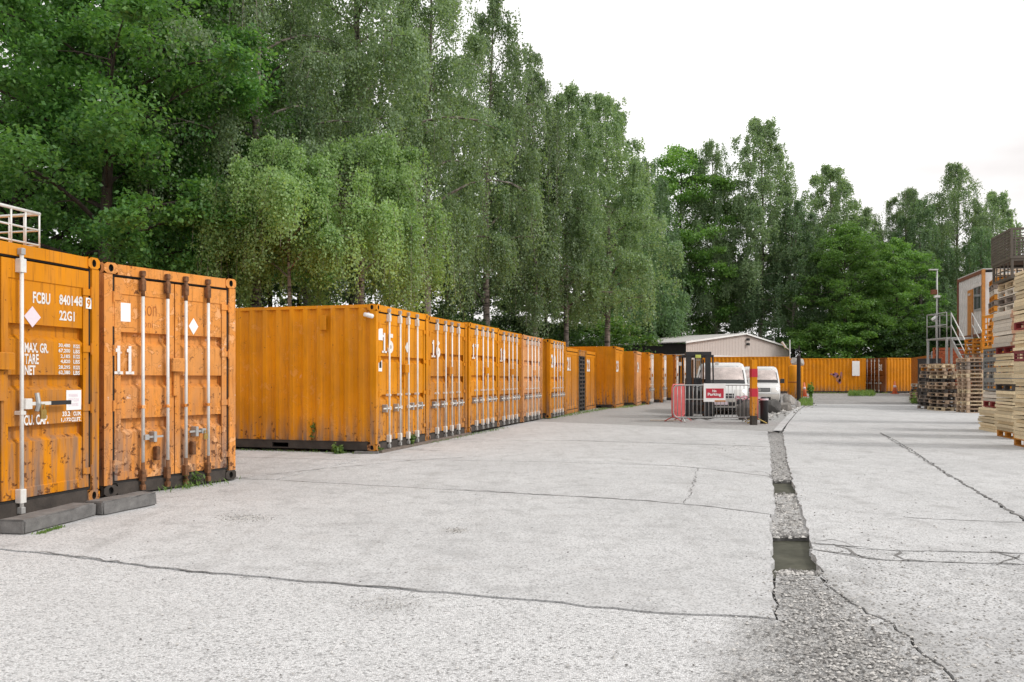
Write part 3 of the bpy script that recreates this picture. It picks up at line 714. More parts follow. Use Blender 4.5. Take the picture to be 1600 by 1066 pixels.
# container 11, peeling paint
W11=1.83
c2,lv=container('peeling orange container with white number 11 and scorched bar ends', -4.497, 8.797, .49, .872, W=W11, z=.02, mat='orange_peel', side='orange_side', handles='none', group=ROW)
x0,z1=onface(c2,175,537); x1,z0=onface(c2,210,585); stencil('11',x0+.02,z0,x1+.02,z1-.02,.003,M['white_num'],lv[0])
box_on(c2, lv[0], 'notice_frame', 178,466,212,512, M['orange_peel'], .024); box_on(c2, lv[0], 'notice', 182,472,206,503, M['white'], .0225)
diamond(c2, lv[1], 304.5, 510, 15, 26, M['white'])
text_on(c2, lv[0], 'son', 226,478,247,494, mat=M['ghost'], y=.0265, name='ghost_lettering', bold=-.01); text_on(c2, lv[0], 'oni', 226,501,241,512, mat=M['ghost'], y=.0265, name='ghost_lettering', bold=-.01)
for (px,py,k) in ((224,683,0),(313,673,1)):
    xx,zz=onface(c2,px,py); e=lv[k]; ln=.22 if k==0 else -.2
    m=MB().cbox(xx-.03,-.075,zz-.03,xx+.03,-.01,zz+.03,.006); m.box(min(xx,xx+ln),-.06,zz-.012,max(xx,xx+ln),-.045,zz+.012); m.cbox(xx+ln*.5-.02,-.075,zz-.06,xx+ln*.5+.02,.028,zz+.06,.006); m.build('bar_handle', M['galv'], e)
for (px,py,k) in ((244,708,0),(300,700,1)):
    xx,zz=onface(c2,px,py); m=MB().cbox(xx-.025,-.05,zz-.08,xx+.025,.028,zz+.08,.008); m.build('handle_catch', M['bar_rusty'], lv[k])
xx,zz=onface(c2,314,680); m=MB().cbox(xx-.03,-.1,zz-.045,xx+.03,-.076,zz+.02,.008); m.tube([(xx-.018,-.088,zz+.02),(xx-.018,-.088,zz+.06),(xx+.018,-.088,zz+.06),(xx+.018,-.088,zz+.02)],.006,6); m.build('padlock', M['brass'], lv[1])

# the row 15-19
dx,dy=.2736,.9618
row=[(.0,'15'),(2.475,'16'),(4.95,'17'),(7.43,'18'),(9.9,'19')]
rowlab={'15':'orange container with white number 15 at the head of the row, corrugated side showing','16':'orange container with white number 16 between numbers 15 and 17','17':'orange container with white number 17 between 16 and 18','18':'orange container with white number 18 next to the faded pinkish doors','19':'container with faded pinkish doors and dark top brackets beside number 18'}
RC={}
for s,nm in row:
    f = nm=='19'
    jo={'15':0,'16':-.03,'17':.025,'18':-.02,'19':.0}[nm]; RC[nm]=container(rowlab[nm], -2.387+dx*s+dy*jo, 14.03+dy*s-dx*jo, dx+{'16':.006,'18':-.005}.get(nm,0), dy, None if f else nm, z={'15':.045,'16':.03,'17':.055,'18':.04,'19':.03}[nm], mat='orange_fade' if f else ('orange_dull' if nm in ('16','18') else 'orange'), bars=(.2,.4,.56,.74) , grooves=G2 if nm=='15' else G3, group=ROW, numpos=(.24,1.74,.78,2.10))
c,lv=RC['15']
box_on(c, lv[0], 'notice', 590,512.5,599,532, M['white'], .012); diamond(c, lv[1], 638,543,6.5,17,M['white'],.022)
box_on(c, lv[0], 'safety_sign', 592.5,563,598,580.5, M['white'], .012)
x0,z1=onface(c,593.6,565); x1,z0=onface(c,596.8,575); B('sign_figure', M['black'], lv[0], (x0,.009,z0,x1,.0115,z1))
c0=c; B('side_vent', M['orange'], c0, (-.03,.98,2.15,-.001,1.09,2.42))
RC['16'][1][0]
# small camera on the corner of container 15
a=math.atan2(dy,dx)
t=empty('security_camera','small white security camera bolted to the corner of container 15','camera',(-2.387-.9618*.14,14.03+.2736*.14,2.45),a)
MB().tube([(-.01,0,.03),(-.09,0,0)],.018,8).build('bracket',M['galv'],t); MB().tube([(-.07,.05,0),(-.11,-.12,-.04)],.038,10).build('camera_body',M['white'],t,True)
# container 20 and the steel stores behind it
container('slim orange container with white number 20 set proud of the faded doors', 1.25, 26.1, dx, dy, '20', z=.02, bars=(.2,.4,.56,.74), Lg=3.0, group=ROW, numpos=(.2,1.66,.9,2.1))
STG='flat panelled orange steel stores in the row'
def rowpt(s, proud=0): return 1.96+dx*s+dy*proud, 29.0+dy*s-dx*proud
def store(label,s,proud,num,W=2.4,H=2.45,mat='orange_dull',bars=(),Lg=3.,seams=(.6,1.2,1.8,2.4),xy=None,side='orange',**k):
    x,y = xy or rowpt(s,proud)
    return container(label,x,y,dx,dy,num,W=W,H=H,Lg=Lg,z=k.pop('z',.01),mat=mat,side=side,bars=bars,store=not bars,flatside=True,seams=seams,group=STG,numpos=k.pop('numpos',(.3,1.6,1.0,2.1)),handles='none' if not bars else 'full',name='steel_store',**k)
store('plain orange steel store numbered 21 beside container 20',0,0,'21')
store('plain orange steel store numbered 22 just past the dark pallet stack',3.95,0,'22')
store('tall orange steel store standing proud, blank side with one seam showing',6.4,.86,'23',W=2.6,H=2.72,seams=(.45,.9,1.8))
store('orange steel store with pale faded door behind the tall proud one',0,0,'24',xy=(5.9,37.7),H=2.6,mat='orange_fade')
store('narrow orange store with silver bars and white door strips',0,0,None,xy=(6.78,39.5),H=2.6,bars=(.3,.5,.62,.74))
store('orange store with silver bars, second past the faded door',0,0,None,xy=(7.98,42.3),H=2.6,bars=(.3,.5,.62,.74),z=.03)
store('rust stained orange store beside the forklift mast',0,0,None,xy=(9.21,45.0),H=2.6,mat='orange_rust',bars=(.3,.5,.62,.74),z=.06)
store('orange store seen between the forklift mast and the rusty one',0,0,None,xy=(10.3,48.),H=2.6,bars=(.3,.5,.7),z=.12)
store('farthest orange store of the row, behind the forklift mast',0,0,None,xy=(11.35,50.6),H=2.6,bars=(.3,.5,.7),z=.15)
# containers closing the yard
def longside(label,x0,y0,x1,y1,z=.22,H=2.591,mat='orange_side',front='orange',Wd=2.438,**k):
    """a container whose long side runs from one point to the other as seen from the yard"""
    ux,uy=x1-x0,y1-y0; l=math.hypot(ux,uy); ux/=l; uy/=l      # along the visible side, from its door end
    # local -x side is the visible one: door direction is perpendicular to the side
    t,lv=container(label,x0+0*ux,y0+0*uy,uy*-1*-1*-1 if False else -uy*-1 if False else 0,0) if False else (None,None)
    # door face runs from (x0,y0) along +n where depth (-dy,dx) must equal (ux,uy): (dx,dy)=(uy,-ux) -> side x=0 would face away; use x=W side
    dX,dY=uy,-ux
    return container(label,x0-dX*Wd,y0-dY*Wd,dX,dY,W=Wd,H=H,Lg=l,z=z,mat=front,side=mat,**k)
YG='orange containers closing the end of the yard'
longside('long orange container side in front of the pale gabled shed',13.4,56.0,19.5,56.0,.25,2.591,'orange_side',group=YG,handles='none')
t,_=longside('orange container side with a white notice and purple graffiti scrawl',19.9,58.5,25.95,58.5,.22,2.56,'orange_side',group=YG,handles='none')
nx,ny=AX(1331.5,58.4),58.38
m=MB().box(nx,ny,1.5,AX(1343,58.4),ny+.03,2.58); tag(m.build('notice_board',M['white']),'blank white notice fixed high on the orange container near its dark end','sign')
t=NT('purple_spray'); n_=t.noise(t.coord(),3,5); M['purple']=t.finish(t.mix(t.mr(n_,.45,.6),(.23,.10,.22),(.40,.17,.05)),.7)
m=MB(); rp=random.Random(4)
for (cx,cz,w,h) in ((23.75,1.55,.26,.2),(23.95,1.3,.2,.3),(24.05,1.1,.13,.25),(23.5,1.62,.2,.07),(24.15,1.5,.1,.3)):
    pts=[(cx+math.cos(a)*w*rp.uniform(.7,1.1),cz+math.sin(a)*h*rp.uniform(.7,1.1)) for a in [i*math.pi/5 for i in range(10)]]; m.prism(pts,58.492,58.496)
tag(m.build('graffiti',M['purple']),'purple sprayed scrawl low on the orange container side','graffiti')
c,lv=container('dark stained container end with white number 31',26.46,60.3,.27,-.963,None,z=.22,mat='orange_shaded',side='orange_side',barmat='bar_white',group=YG,handles='full',Lg=6.0)
stencil('31',1.78,1.66,2.16,2.12,.014,M['white'],lv[1]); 
longside('rusty orange container leaning in behind the small pallet stack',28.13,56.2,26.1,50.2,.16,2.591,'orange_rust','orange_rust',group=YG,handles='none')
longside('red oxide container behind the metal stairs',27.0,41.,21.0,41.,.30,2.591,'red_box','red_box',group=None,handles='none') if False else None
container('faded red container behind the foot of the metal stairs',21.1,40.,.88,-.47,None,z=.26,mat='red_box',side='red_box',handles='none',group=None,Lg=2.4,W=4.0,bars=())
tag(B('steel_cabinet',M['black'],None,(20.3,39.2,.0,21.1,39.9,2.25),(20.28,39.18,2.25,21.12,39.92,2.30),(20.69,39.17,.1,20.71,39.2,2.2)),'tall dark steel cabinet beyond the old pallet stacks','cabinet')
t=empty('pole_bundle','bundle of upright grey purple poles beside the rusty container','poles',(AX(1454,45),45,gz(45)))
for i in range(7): MB().tube([(.08*math.cos(i*2.1)*(i>0),.08*math.sin(i*2.1)*(i>0),0),(.1*math.cos(i*2.1+.5),.1*math.sin(i*2.1+.5),2.55+.08*(i%3))],.04,7).build('pole',M['p_grey'],t)

# ------------------------------------------------------------------ concrete kerb blocks lying by the containers
def block(label,pa,pb,w,h,seed):
    a=Vector(G(*pa)); b=Vector(G(*pb)); d=(b-a); ln=d.length; d.normalize(); n=Vector((-d.y,d.x)); r=random.Random(seed)
    bm=bmesh.new(); bmesh.ops.create_cube(bm,size=1); 
    for v in bm.verts: v.co=Vector(((v.co.x+.5)*ln,(v.co.y+.5)*w,(v.co.z+.5)*h))
    bmesh.ops.bevel(bm,geom=[e for e in bm.edges],offset=.014,segments=2,affect='EDGES')
    bmesh.ops.subdivide_edges(bm,edges=[e for e in bm.edges if e.calc_length()>.3],cuts=5)
    for v in bm.verts: v.co+=Vector((r.uniform(-1,1),r.uniform(-1,1),r.uniform(-1,.4)))*.005
    me=bpy.data.meshes.new('kerb_block'); bm.to_mesh(me); bm.free(); me.materials.append(M['conc_dark'])
    o=link('kerb_block',me); o.location=(a.x,a.y,0); o.rotation_euler=(0,0,math.atan2(d.y,d.x)); return tag(o,label,'kerb block','loose concrete kerb blocks')
block('longer concrete kerb block lying below the FCBU container door',(38,836),(151,806),.25,.125,1)
block('shorter concrete kerb block lying below the number 11',(161,806),(246,789),.24,.135,2)
for i,(px,py) in enumerate(((345,752),(175,790))):
    x,y=G(px,py); 
tag(B('timber_bearer',M['w_old'],None,*[(0,0,0,4.9,.09,.05)]),'long weathered timber laid along the foot of containers 15 and 16','timber')
o=bpy.data.objects['timber_bearer']; o.location=(-2.30,14.1,0.0); o.rotation_euler=(0,0,math.atan2(dy,dx))
for i,(fx,fy,lab) in enumerate(((-3.75,10.45,'low concrete pad under the outer corner of container 11'),(-2.47,14.1,'low concrete pad under the corner of container 15'))):
    tag(B('concrete_pad',M['conc_dark'],None,(fx-.3,fy-.12,-.01,fx+.12,fy+.12,.04 if i else .018)),lab,'pad')

# ------------------------------------------------------------------ wire cage on the nearest container
a=math.atan2(.971,.237)
t=empty('wire_cage','white tubular wire cage standing on top of the FCBU container','cage',(-4.98,7.03,2.62),a)
Lc,Wc,Hc_=1.0,1.1,.37
for zz in (.04,.19,.355): 
    MB().tube([(0,0,zz),(Lc,0,zz),(Lc,Wc,zz),(0,Wc,zz),(0,0,zz)],.011 if zz<.3 else .017,7).build('hoop',M['bar_white'],t,True)
for side in range(4):
    for i in range(6):
        f=i/6
        p={0:(Lc*f,0),1:(Lc,Wc*f),2:(Lc*(1-f),Wc),3:(0,Wc*(1-f))}[side]
        MB().tube([(p[0],p[1],0),(p[0],p[1],Hc_)],.010,6).build('upright',M['bar_white'],t,True)

# ------------------------------------------------------------------ pallets, bundles, crates
def make_pallet(mat,label,w=1.2,d=.8):
    t=empty('pallet',label,'pallet',(0,0,0))
    bl=MB().box(0,0,0,.1,.1,.078).mesh('block',M[mat]); h=.144
    for i in range(3):
        for j in range(3):
            o=link('block',bl,t); o.location=((w-.1)*i/2,(d-.1)*j/2,.022)
    tb=MB().box(0,0,0,w,.1,.022).mesh('deck_board',M[mat])
    for j in range(5): o=link('deck_board',tb,t); o.location=(0,(d-.1)*j/4,.122)
    st=MB().box(0,0,0,.1,d,.02).mesh('stringer_board',M[mat])
    for i in range(3): o=link('stringer_board',st,t); o.location=((w-.1)*i/2,0,.1008)
    bb=MB().box(0,0,0,w,.1,.02).mesh('bottom_board',M[mat])
    for j in range(3): o=link('bottom_board',bb,t); o.location=(0,(d-.1)*j/2,0)
    return t
proto={}
def pallet(mat,x,y,z,rz,label,group,turn=False):
    if mat not in proto: t=make_pallet(mat,label); proto[mat]=t
    else: t=copy_tree(proto[mat])
    t.location=(x,y,z); t.rotation_euler=(0,0,rz); tag(t,label,'pallet',group); return t
rs=random.Random(11)
ORD=['lowest','second','third','fourth','fifth','sixth','seventh','eighth','ninth','tenth','eleventh','twelfth','thirteenth','fourteenth','fifteenth','sixteenth','seventeenth','eighteenth','nineteenth','twentieth','twenty-first','twenty-second','twenty-third','twenty-fourth','twenty-fifth','twenty-sixth','twenty-seventh','twenty-eighth','twenty-ninth','thirtieth']
CN={'w_new':'pale','w_mid':'brown','w_old':'grey weathered','w_dark':'blackened','w_orange':'orange painted','w_red':'dark red','w_white':'whitish'}
def pstack(desc,group,x,y,z,rz,mats,end=False,jit=.03,step=.146):
    for i,mt in enumerate(mats):
        q=rz+rs.uniform(-.04,.04)*(jit/.03); ox,oy=rs.uniform(-jit,jit),rs.uniform(-jit,jit)
        lab=f'{CN[mt]} pallet, {ORD[i]} up {desc}'
        if end: # turned so its short end faces the yard
            pallet(mt,x+.8+ox,y+oy,z+i*step,q+math.pi/2,lab,group)
        else: pallet(mt,x+ox,y+oy,z+i*step,q,lab,group)
    return z+len(mats)*step
def mx(n,*w):
    out=[]
    for i in range(n): out.append(rs.choice(w))
    return out
# the four stacks in front of the stairs
pstack('in the broad stack before the stairs','pallets in the broad stack before the stairs',17.42,30.5,0,-.02,['w_mid','w_mid','w_new','w_mid','w_mid','w_new','w_mid','w_mid','w_mid','w_new','w_mid','w_old','w_old','w_mid'],step=.151)
pstack('in the leaning stack next to the broad one','pallets in the leaning stack',17.45,32.2,0,.03,['w_new','w_old','w_mid','w_dark','w_mid','w_dark','w_mid','w_mid','w_dark','w_new','w_mid','w_mid','w_new'],end=True,jit=.05)
pstack('in the grey stack with an orange pallet near its top','pallets in the grey stack',17.8,33.7,0,-.03,['w_old','w_dark','w_old','w_old','w_dark','w_old','w_mid','w_old','w_dark','w_mid','w_old','w_orange','w_mid'],end=True,jit=.06,step=.15)
pstack('in the low stack near the rusty container','pallets in the low stack',21.15,41.1,gz(41),.03,['w_dark','w_old','w_mid','w_mid','w_dark','w_old','w_white'],end=True,jit=.05)
pstack('in the dark stack between two orange stores','pallets in the dark stack between the orange stores',*rowpt(2.55,.0),.0,math.atan2(dy,dx),['w_dark']*14,step=.158,jit=.01)
x_,y_=rowpt(2.5,0); t=empty('steel_crate','orange steel crate capping the dark pallet stack in the container row','crate',(x_,y_,14*.158+.004),math.atan2(dy,dx))
B('crate_body',M['orange'],t,(0,0,0,1.3,.8,.19)); B('crate_lid',M['orange'],t,(-.02,-.02,.19,1.32,.82,.23))

def bundle(label,x,y,z,rz,w,d,h,mat,rows,group,endmat=None,cols=1):
    """strapped bundle of sawn boards: each board its own piece, long side to the yard"""
    t=empty('board_bundle',label,'bundle',(x,y,z),rz,group); hh=h/rows; me={}
    for i in range(rows):
        off=rs.uniform(-.03,.03)
        for k in range(cols):
            y0=d*k/cols; y1=d*(k+1)/cols-.004
            m=MB().box(0,0,0,w,y1-y0,hh-rs.choice((.005,.008,.022))); m.mi=1
            o=m.build('board',[M[mat],M[endmat or mat]],t); o.location=(off+rs.uniform(-.012,.012),y0+rs.uniform(-.012,.012),i*hh); o.rotation_euler=(0,0,rs.uniform(-.008,.008))
            if endmat:
                me_=o.data; me_.polygons[2].material_index=1
    return t
def crate(label,x,y,z,rz,w,d,h,mat,nx_=6,ny_=5,nz_=4,group=None,slit=False):
    """open lattice crate: corner posts, rims and crossing ribs on four sides"""
    t=empty('plastic_crate',label,'crate',(x,y,z),rz,group); mm=M[mat]; p=.05
    for a_ in (0,w-p):
        for b_ in (0,d-p): B('corner_post',mm,t,(a_,b_,0,a_+p,b_+p,h))
    for zz in (0,h-.05): 
        for q in ((p,.003,zz,w-p,.04,zz+.05),(p,d-.04,zz,w-p,d-.003,zz+.05),(.003,p,zz,.04,d-p,zz+.05),(w-.04,p,zz,w-.003,d-p,zz+.05)): B('rim',mm,t,q)
    rw=MB()
    for i in range(1,nx_): 
        a_=w*i/nx_; rw.box(a_-.012,.006,.05,a_+.012,.024,h-.05); rw.box(a_-.012,d-.024,.05,a_+.012,d-.006,h-.05)
    for i in range(1,ny_): 
        a_=d*i/ny_; rw.box(.006,a_-.012,.05,.024,a_+.012,h-.05); rw.box(w-.024,a_-.012,.05,w-.006,a_+.012,h-.05)
    for i in range(1,nz_):
        a_=.05+(h-.1)*i/nz_; rw.box(p,.008,a_-.01,w-p,.022,a_+.01); rw.box(p,d-.022,a_-.01,w-p,d-.008,a_+.01); rw.box(.008,p,a_-.01,.022,d-p,a_+.01); rw.box(w-.022,p,a_-.01,w-.008,d-p,a_+.01)
    o=rw.build('lattice',mm,t); o['kind']='stuff'
    B('base',mm,t,(p,p,0,w-p,d-p,.03))
    return t
# stack nearest the frame edge
x1_,y1_=9.66,14.7; a1=-.27
def sp(x0,y0,rz,u,v_): return x0+u*math.cos(rz)-v_*math.sin(rz), y0+u*math.sin(rz)+v_*math.cos(rz)
S1g='pieces of the tall timber stack at the end of the row of stacks'
pallet('w_orange',*sp(x1_,y1_,a1,.8,0),0,a1+math.pi/2,'orange painted pallet under the tallest cream timber stack',S1g)
bundle('tall cream bundle of boards lowest in the end stack',x1_,y1_,.146,a1,1.1,1.2,1.5,'w_cream',19,S1g,'w_pink')
crate('maroon crate between two cream bundles of the end stack',x1_,y1_,1.66,a1,1.1,1.2,.2,'p_red',5,5,2,S1g)
bundle('thin cream bundle of boards between the maroon crate and red pallet',x1_,y1_,1.87,a1,1.1,1.2,.4,'w_cream',6,S1g,'w_pink')
pallet('w_red',*sp(x1_,y1_,a1,.8,0),2.28,a1+math.pi/2,'dark red pallet beneath the topmost cream bundle of the end stack',S1g)
bundle('topmost cream bundle of boards on the end stack',x1_,y1_,2.43,a1,1.1,1.2,1.0,'w_cream',13,S1g,'w_pink')
# second stack, crowned by the dark bins
x2,y2=10.85,17.25; a2=-.27
S2g='pieces of the stack crowned by dark bins'
pallet('w_orange',*sp(x2,y2,a2,.82,.0),0,a2+math.pi/2,'brown orange pallet under the stack crowned by dark bins',S2g)
bundle('tall cream bundle of boards standing on the orange pallet',*sp(x2,y2,a2,.0,.0),.148,a2,1.1,1.2,.9,'w_cream',12,S2g)
pallet('w_dark',*sp(x2,y2,a2,.8,.02),1.05,a2+math.pi/2,'black pallet between two cream bundles below the bins',S2g)
bundle('cream bundle of thin boards halfway up below the bins',*sp(x2,y2,a2,-.02,.0),1.20,a2,1.1,1.2,.68,'w_cream',10,S2g)
pallet('w_red',*sp(x2,y2,a2,.8,.0),1.885,a2+math.pi/2,'dark red pallet halfway up below the bins',S2g)
bundle('whitish bundle of boards with pinkish brown end below grey pallets',*sp(x2,y2,a2,-.04,.0),2.035,a2,1.1,1.25,.78,'w_white',9,S2g,'w_pink')
zt=2.82
for i in range(4): pallet(['w_white','w_old','w_white','w_new'][i],*sp(x2,y2,a2,.82,.0),zt+i*.168,a2+math.pi/2+rs.uniform(-.02,.02),['whitish pallet resting on the pinkish ended bundle','grey pallet, second above the pinkish ended bundle','whitish pallet, second below the dark bins','pale pallet directly below the dark bins'][i],S2g)
zt+=4*.168
crate('dark ribbed plastic base bin under the lattice bin',*sp(x2,y2,a2,-.06,-.05),zt,a2,1.25,1.3,.42,'p_dark',5,5,2,S2g)
crate('large dark lattice bin at the very top of the stacks',*sp(x2,y2,a2,-.08,-.08),zt+.42,a2,1.3,1.36,.66,'p_dark',14,14,9,S2g)
for (u,v_,zz) in ((.0,.3,.5),(.0,.9,.52)):
    xx,yy_=sp(x2,y2,a2,-.086+u,v_); 
# third stack
x3,y3=11.9,19.5; a3=-.26; S3g='pieces of the stack with the orange crate'
bundle('low cream bundle of boards at the foot of the grey crates',*sp(x3,y3,a3,-.1,-.1),.0,a3,1.1,1.3,.6,'w_cream',8,S3g)
pallet('w_red',*sp(x3,y3,a3,.8,0),.602,a3+math.pi/2,'dark red pallet low in the stack with grey crates',S3g)
bundle('thin whitish bundle of boards under the grey crates',*sp(x3,y3,a3,.0,0),.75,a3,1.1,1.2,.26,'w_white',3,S3g)
for i in range(4): crate(['lowest','second','third','topmost'][i]+' grey plastic crate above the thin whitish bundle',*sp(x3,y3,a3,.0,0),1.015+i*.265,a3,1.1,1.2,.26,'p_grey',6,5,2,S3g)
crate('bright orange plastic crate on top of the grey crates',*sp(x3,y3,a3,-.02,.0),2.08,a3,1.1,1.25,.85,'p_orange',4,3,5,S3g)
# fourth stack: tall mixed pallets
pstack('in the tall narrow stack beside the cabin','pallets in the tall narrow stack beside the cabin',13.80,22.6,0,-.42,['w_old']*4+['w_mid','w_old','w_orange','w_mid','w_old','w_mid','w_orange','w_old','w_orange','w_mid','w_orange','w_orange','w_orange','w_orange','w_orange','w_white','w_orange','w_old','w_orange','w_white','w_old','w_orange'],end=True,step=.163,jit=.02)
crate('cream open fronted crate topping the tall narrow stack',13.82,22.62,26*.163+.003,-.42,.85,1.15,.42,'p_cream',3,4,3)
pstack('in the orange stack behind the stairs','pallets in the orange stack behind the foot of the stairs',AX(1534,32.2),32.2,0,0,['w_old']*6+['w_mid','w_orange']*5+['w_orange']*3,end=True,step=.156,jit=.02)

# ------------------------------------------------------------------ portable cabin on its frame, stairs, lamp pole
Pa=Vector((20.98,37.6)); Pb=Vector((20.05,34.0)); u=(Pb-Pa); wl=u.length; u.normalize()
t=empty('portable_cabin','raised white portable cabin with brown frame, door and window','cabin',(Pa.x,Pa.y,3.12),math.atan2(u.y,u.x))
Hc=2.85; Dp=5.
B('wall',M['steelwhite'],t,(.1,.05,.12,wl-.1,Dp,Hc-.12))
for xx in (0,wl-.12): B('corner_post',M['brownpost'] if xx==0 else M['amber'],t,(xx,0,0,xx+.12,.12,Hc))
B('top_beam',M['brownpost'],t,(.12,.01,Hc-.16,wl-.12,.1,Hc-.01)); B('floor_beam',M['brownpost'],t,(.12,.01,.0,wl-.12,.1,.14)); B('roof',M['clad_roof'],t,(.02,.02,Hc-.008,wl-.02,Dp,Hc+.04))
for i in range(1,12): 
    xx=.12+(wl-.24)*i/12; B('panel_rib',M['steelwhite'],t,(xx-.02,.03,.14,xx+.02,.052,Hc-.16))
B('door',M['amber'],t,(1.62,.0,.14,2.35,.045,2.15)); B('door_lamp',M['lamp'],t,(1.9,-.06,1.9,2.05,.0,2.0))
wf=B('window',M['galv'],t,(2.55,.0,1.15,3.55,.045,2.3)); B('pane',M['glass'],wf,(2.62,-.004,1.22,3.48,.0,2.15)); B('blind_box',M['steelwhite'],wf,(2.5,-.06,2.16,3.6,.0,2.32))
B('support_frame',M['black'],t,(.0,.3,-3.1,.15,.45,0),(wl-.15,.3,-3.1,wl,.45,0),(0,.3,-.15,wl,.45,-.02),(.0,Dp-.4,-3.1,.15,Dp-.25,0),(wl-.15,Dp-.4,-3.1,wl,Dp-.25,0))
t=empty('metal_staircase','galvanised metal stairs and landing leading up to the cabin door','stairs',(19.0,34.5,0))
zl=3.1; Wst=.9
B('landing',M['galv'],t,(-.2,0,zl-.06,.95,1.7,zl))
for (xx,yy_) in ((-.16,.06),(-.16,1.62),(.9,1.62)): B('landing_post',M['galv'],t,(xx-.04,yy_-.04,0,xx+.04,yy_+.04,zl-.06))
for s_ in (0,1):
    xx=s_*Wst; m=MB(); m.add([(xx-.025,0,zl),(xx-.025,0,zl-.25),(xx-.025,-2.65,-.0),(xx-.025,-2.65,.2),(xx+.025,0,zl),(xx+.025,0,zl-.25),(xx+.025,-2.65,-.0),(xx+.025,-2.65,.2)],[(0,1,2,3),(7,6,5,4),(0,3,7,4),(1,5,6,2),(0,4,5,1),(3,2,6,7)]); m.build('stringer',M['galv'],t)
    MB().tube([(xx,-.0,zl+1.05),(xx,-2.6,1.1)],.024,8).build('handrail',M['bar_white'],t,True)
    MB().tube([(xx,-.0,zl+.55),(xx,-2.6,.6)],.02,8).build('mid_rail',M['bar_white'],t,True)
    for f in (0,.5,1): MB().tube([(xx,-2.6*f,zl*(1-f)),(xx,-2.6*f,zl*(1-f)+1.07)],.022,8).build('rail_post',M['galv'],t,True)
for i in range(14):
    f=(i+.5)/14; B('tread',M['galv'],t,(.03,-2.62*f-.14,zl*(1-f)-.015,Wst-.03,-2.62*f+.12,zl*(1-f)+.02))
for h in (.55,1.08):
    MB().tube([(-.18,.02,zl+h),(-.18,1.66,zl+h),(.92,1.66,zl+h)],.02,8).build('landing_rail',M['galv'],t,True)
for q in ((-.18,.02),(-.18,.9),(-.18,1.66),(.4,1.66),(.92,1.66)): MB().tube([(*q,zl),(*q,zl+1.08)],.02,8).build('rail_post',M['galv'],t,True)
t=empty('lamp_pole','slim grey pole carrying a lamp arm, box and security camera','pole',(AX(1464,37.8),37.8,0))
MB().tube([(0,0,0),(0,0,6.5)],.036,10).build('pole',M['galv'],t,True)
B('lamp_head',M['galv'],t,(-.38,-.05,6.44,.04,.05,6.5)); B('junction_box',M['brownpost'],t,(-.28,-.1,5.3,-.03,.05,5.52)); B('bracket_plate',M['white'],t,(-.12,-.08,5.15,.12,.06,5.25))
MB().tube([(-.02,0,4.25),(-.3,-.12,4.1)],.06,10).build('security_camera',M['white'],t,True); B('bracket_plate',M['galv'],t,(-.2,-.03,4.02,.15,.03,4.07))
MB().tube([(.06,-.03,2),(.06,-.03,5.2)],.018,6).build('conduit',M['black'],t)

# ------------------------------------------------------------------ shed with a gable
g0=Vector((13.1,60.)); g1=Vector((24.95,72.)); gw=(g1-g0).length; a=math.atan2(g1.y-g0.y,g1.x-g0.x)
t=empty('gabled_shed','low gabled shed clad in pale cream ribbed sheet behind the containers','shed',(g0.x,g0.y,0),a)
eh,ph,SD=4.05,4.98,6.4; mid=gw*.52
m=MB(); k=70; prof=[]
for i in range(k):
    a0=gw*i/k; p_=gw/k
    for f,d_ in ((0,0),(.55,0),(.65,1),(.9,1)): prof.append((a0+f*p_,d_))
prof.append((gw,0))
top=lambda x: eh+(ph-eh)*(x/mid if x<mid else (gw-x)/(gw-mid))
for x_,d_ in prof: m.v+=[(x_,-.03*d_,2.2),(x_,-.03*d_,top(x_)-.02)]
for i in range(len(prof)-1): q=2*i; m.f.append((q,q+2,q+3,q+1)); m.m.append(0)
m.build('gable_cladding',M['clad'],t)
B('wall',M['clad'],t,(0,.02,0,gw,.1,3.0),(gw-.1,.1,0,gw,SD,eh-.05),(0,SD-.1,0,gw,SD,eh-.05))
m=MB(); 
for i in range(26):
    yy_=.1+(SD-.1)*i/26; m.box(-.03 if i%2 else 0,yy_,0,.03,yy_+(SD-.1)/26-.001,3.15)
m.build('side_cladding',M['clad'],t); B('side_opening_shade',M['interior'],t,(.2,.1,.1,.25,SD-.1,eh-.1))  # dark panel painting in the shade within the open side
m=MB()
for (xa,za,xb,zb_) in ((-.35,eh-.05,mid,ph+.02),(mid,ph+.02,gw+.3,eh-.03)):
    m.add([(xa,-.2,za),(xb,-.2,zb_),(xb,SD+.2,zb_),(xa,SD+.2,za),(xa,-.2,za+.07),(xb,-.2,zb_+.07),(xb,SD+.2,zb_+.07),(xa,SD+.2,za+.07)],[(0,1,2,3),(7,6,5,4),(0,4,5,1),(2,6,7,3),(0,3,7,4),(1,5,6,2)])
m.build('roof',M['clad_roof'],t)
m=MB()
for (xa,za,xb,zb_) in ((-.35,eh-.05,mid,ph+.02),(mid,ph+.02,gw+.3,eh-.03)):
    m.add([(xa,-.23,za-.05),(xb,-.23,zb_-.05),(xb,-.23,zb_+.08),(xa,-.23,za+.08),(xa,-.2,za-.05),(xb,-.2,zb_-.05),(xb,-.2,zb_+.08),(xa,-.2,za+.08)],[(0,1,2,3),(7,6,5,4),(0,4,5,1),(3,2,6,7),(0,3,7,4),(1,5,6,2)])
m.build('barge_board',M['white'],t)
B('base_flashing',M['white'],t,(.0,-.08,2.95,gw,-.032,3.12))
for zz in (4.55,4.15): m=MB().cbox(mid+.2,-.28,zz-.1,mid+.5,-.1,zz+.1,.02); m.build('floodlight',M['vanblack'],t)
t=empty('yard_lamp','small angled lamp on a thin white post by the shed corner','lamp',(AX(1234,60),60,gz(60)))
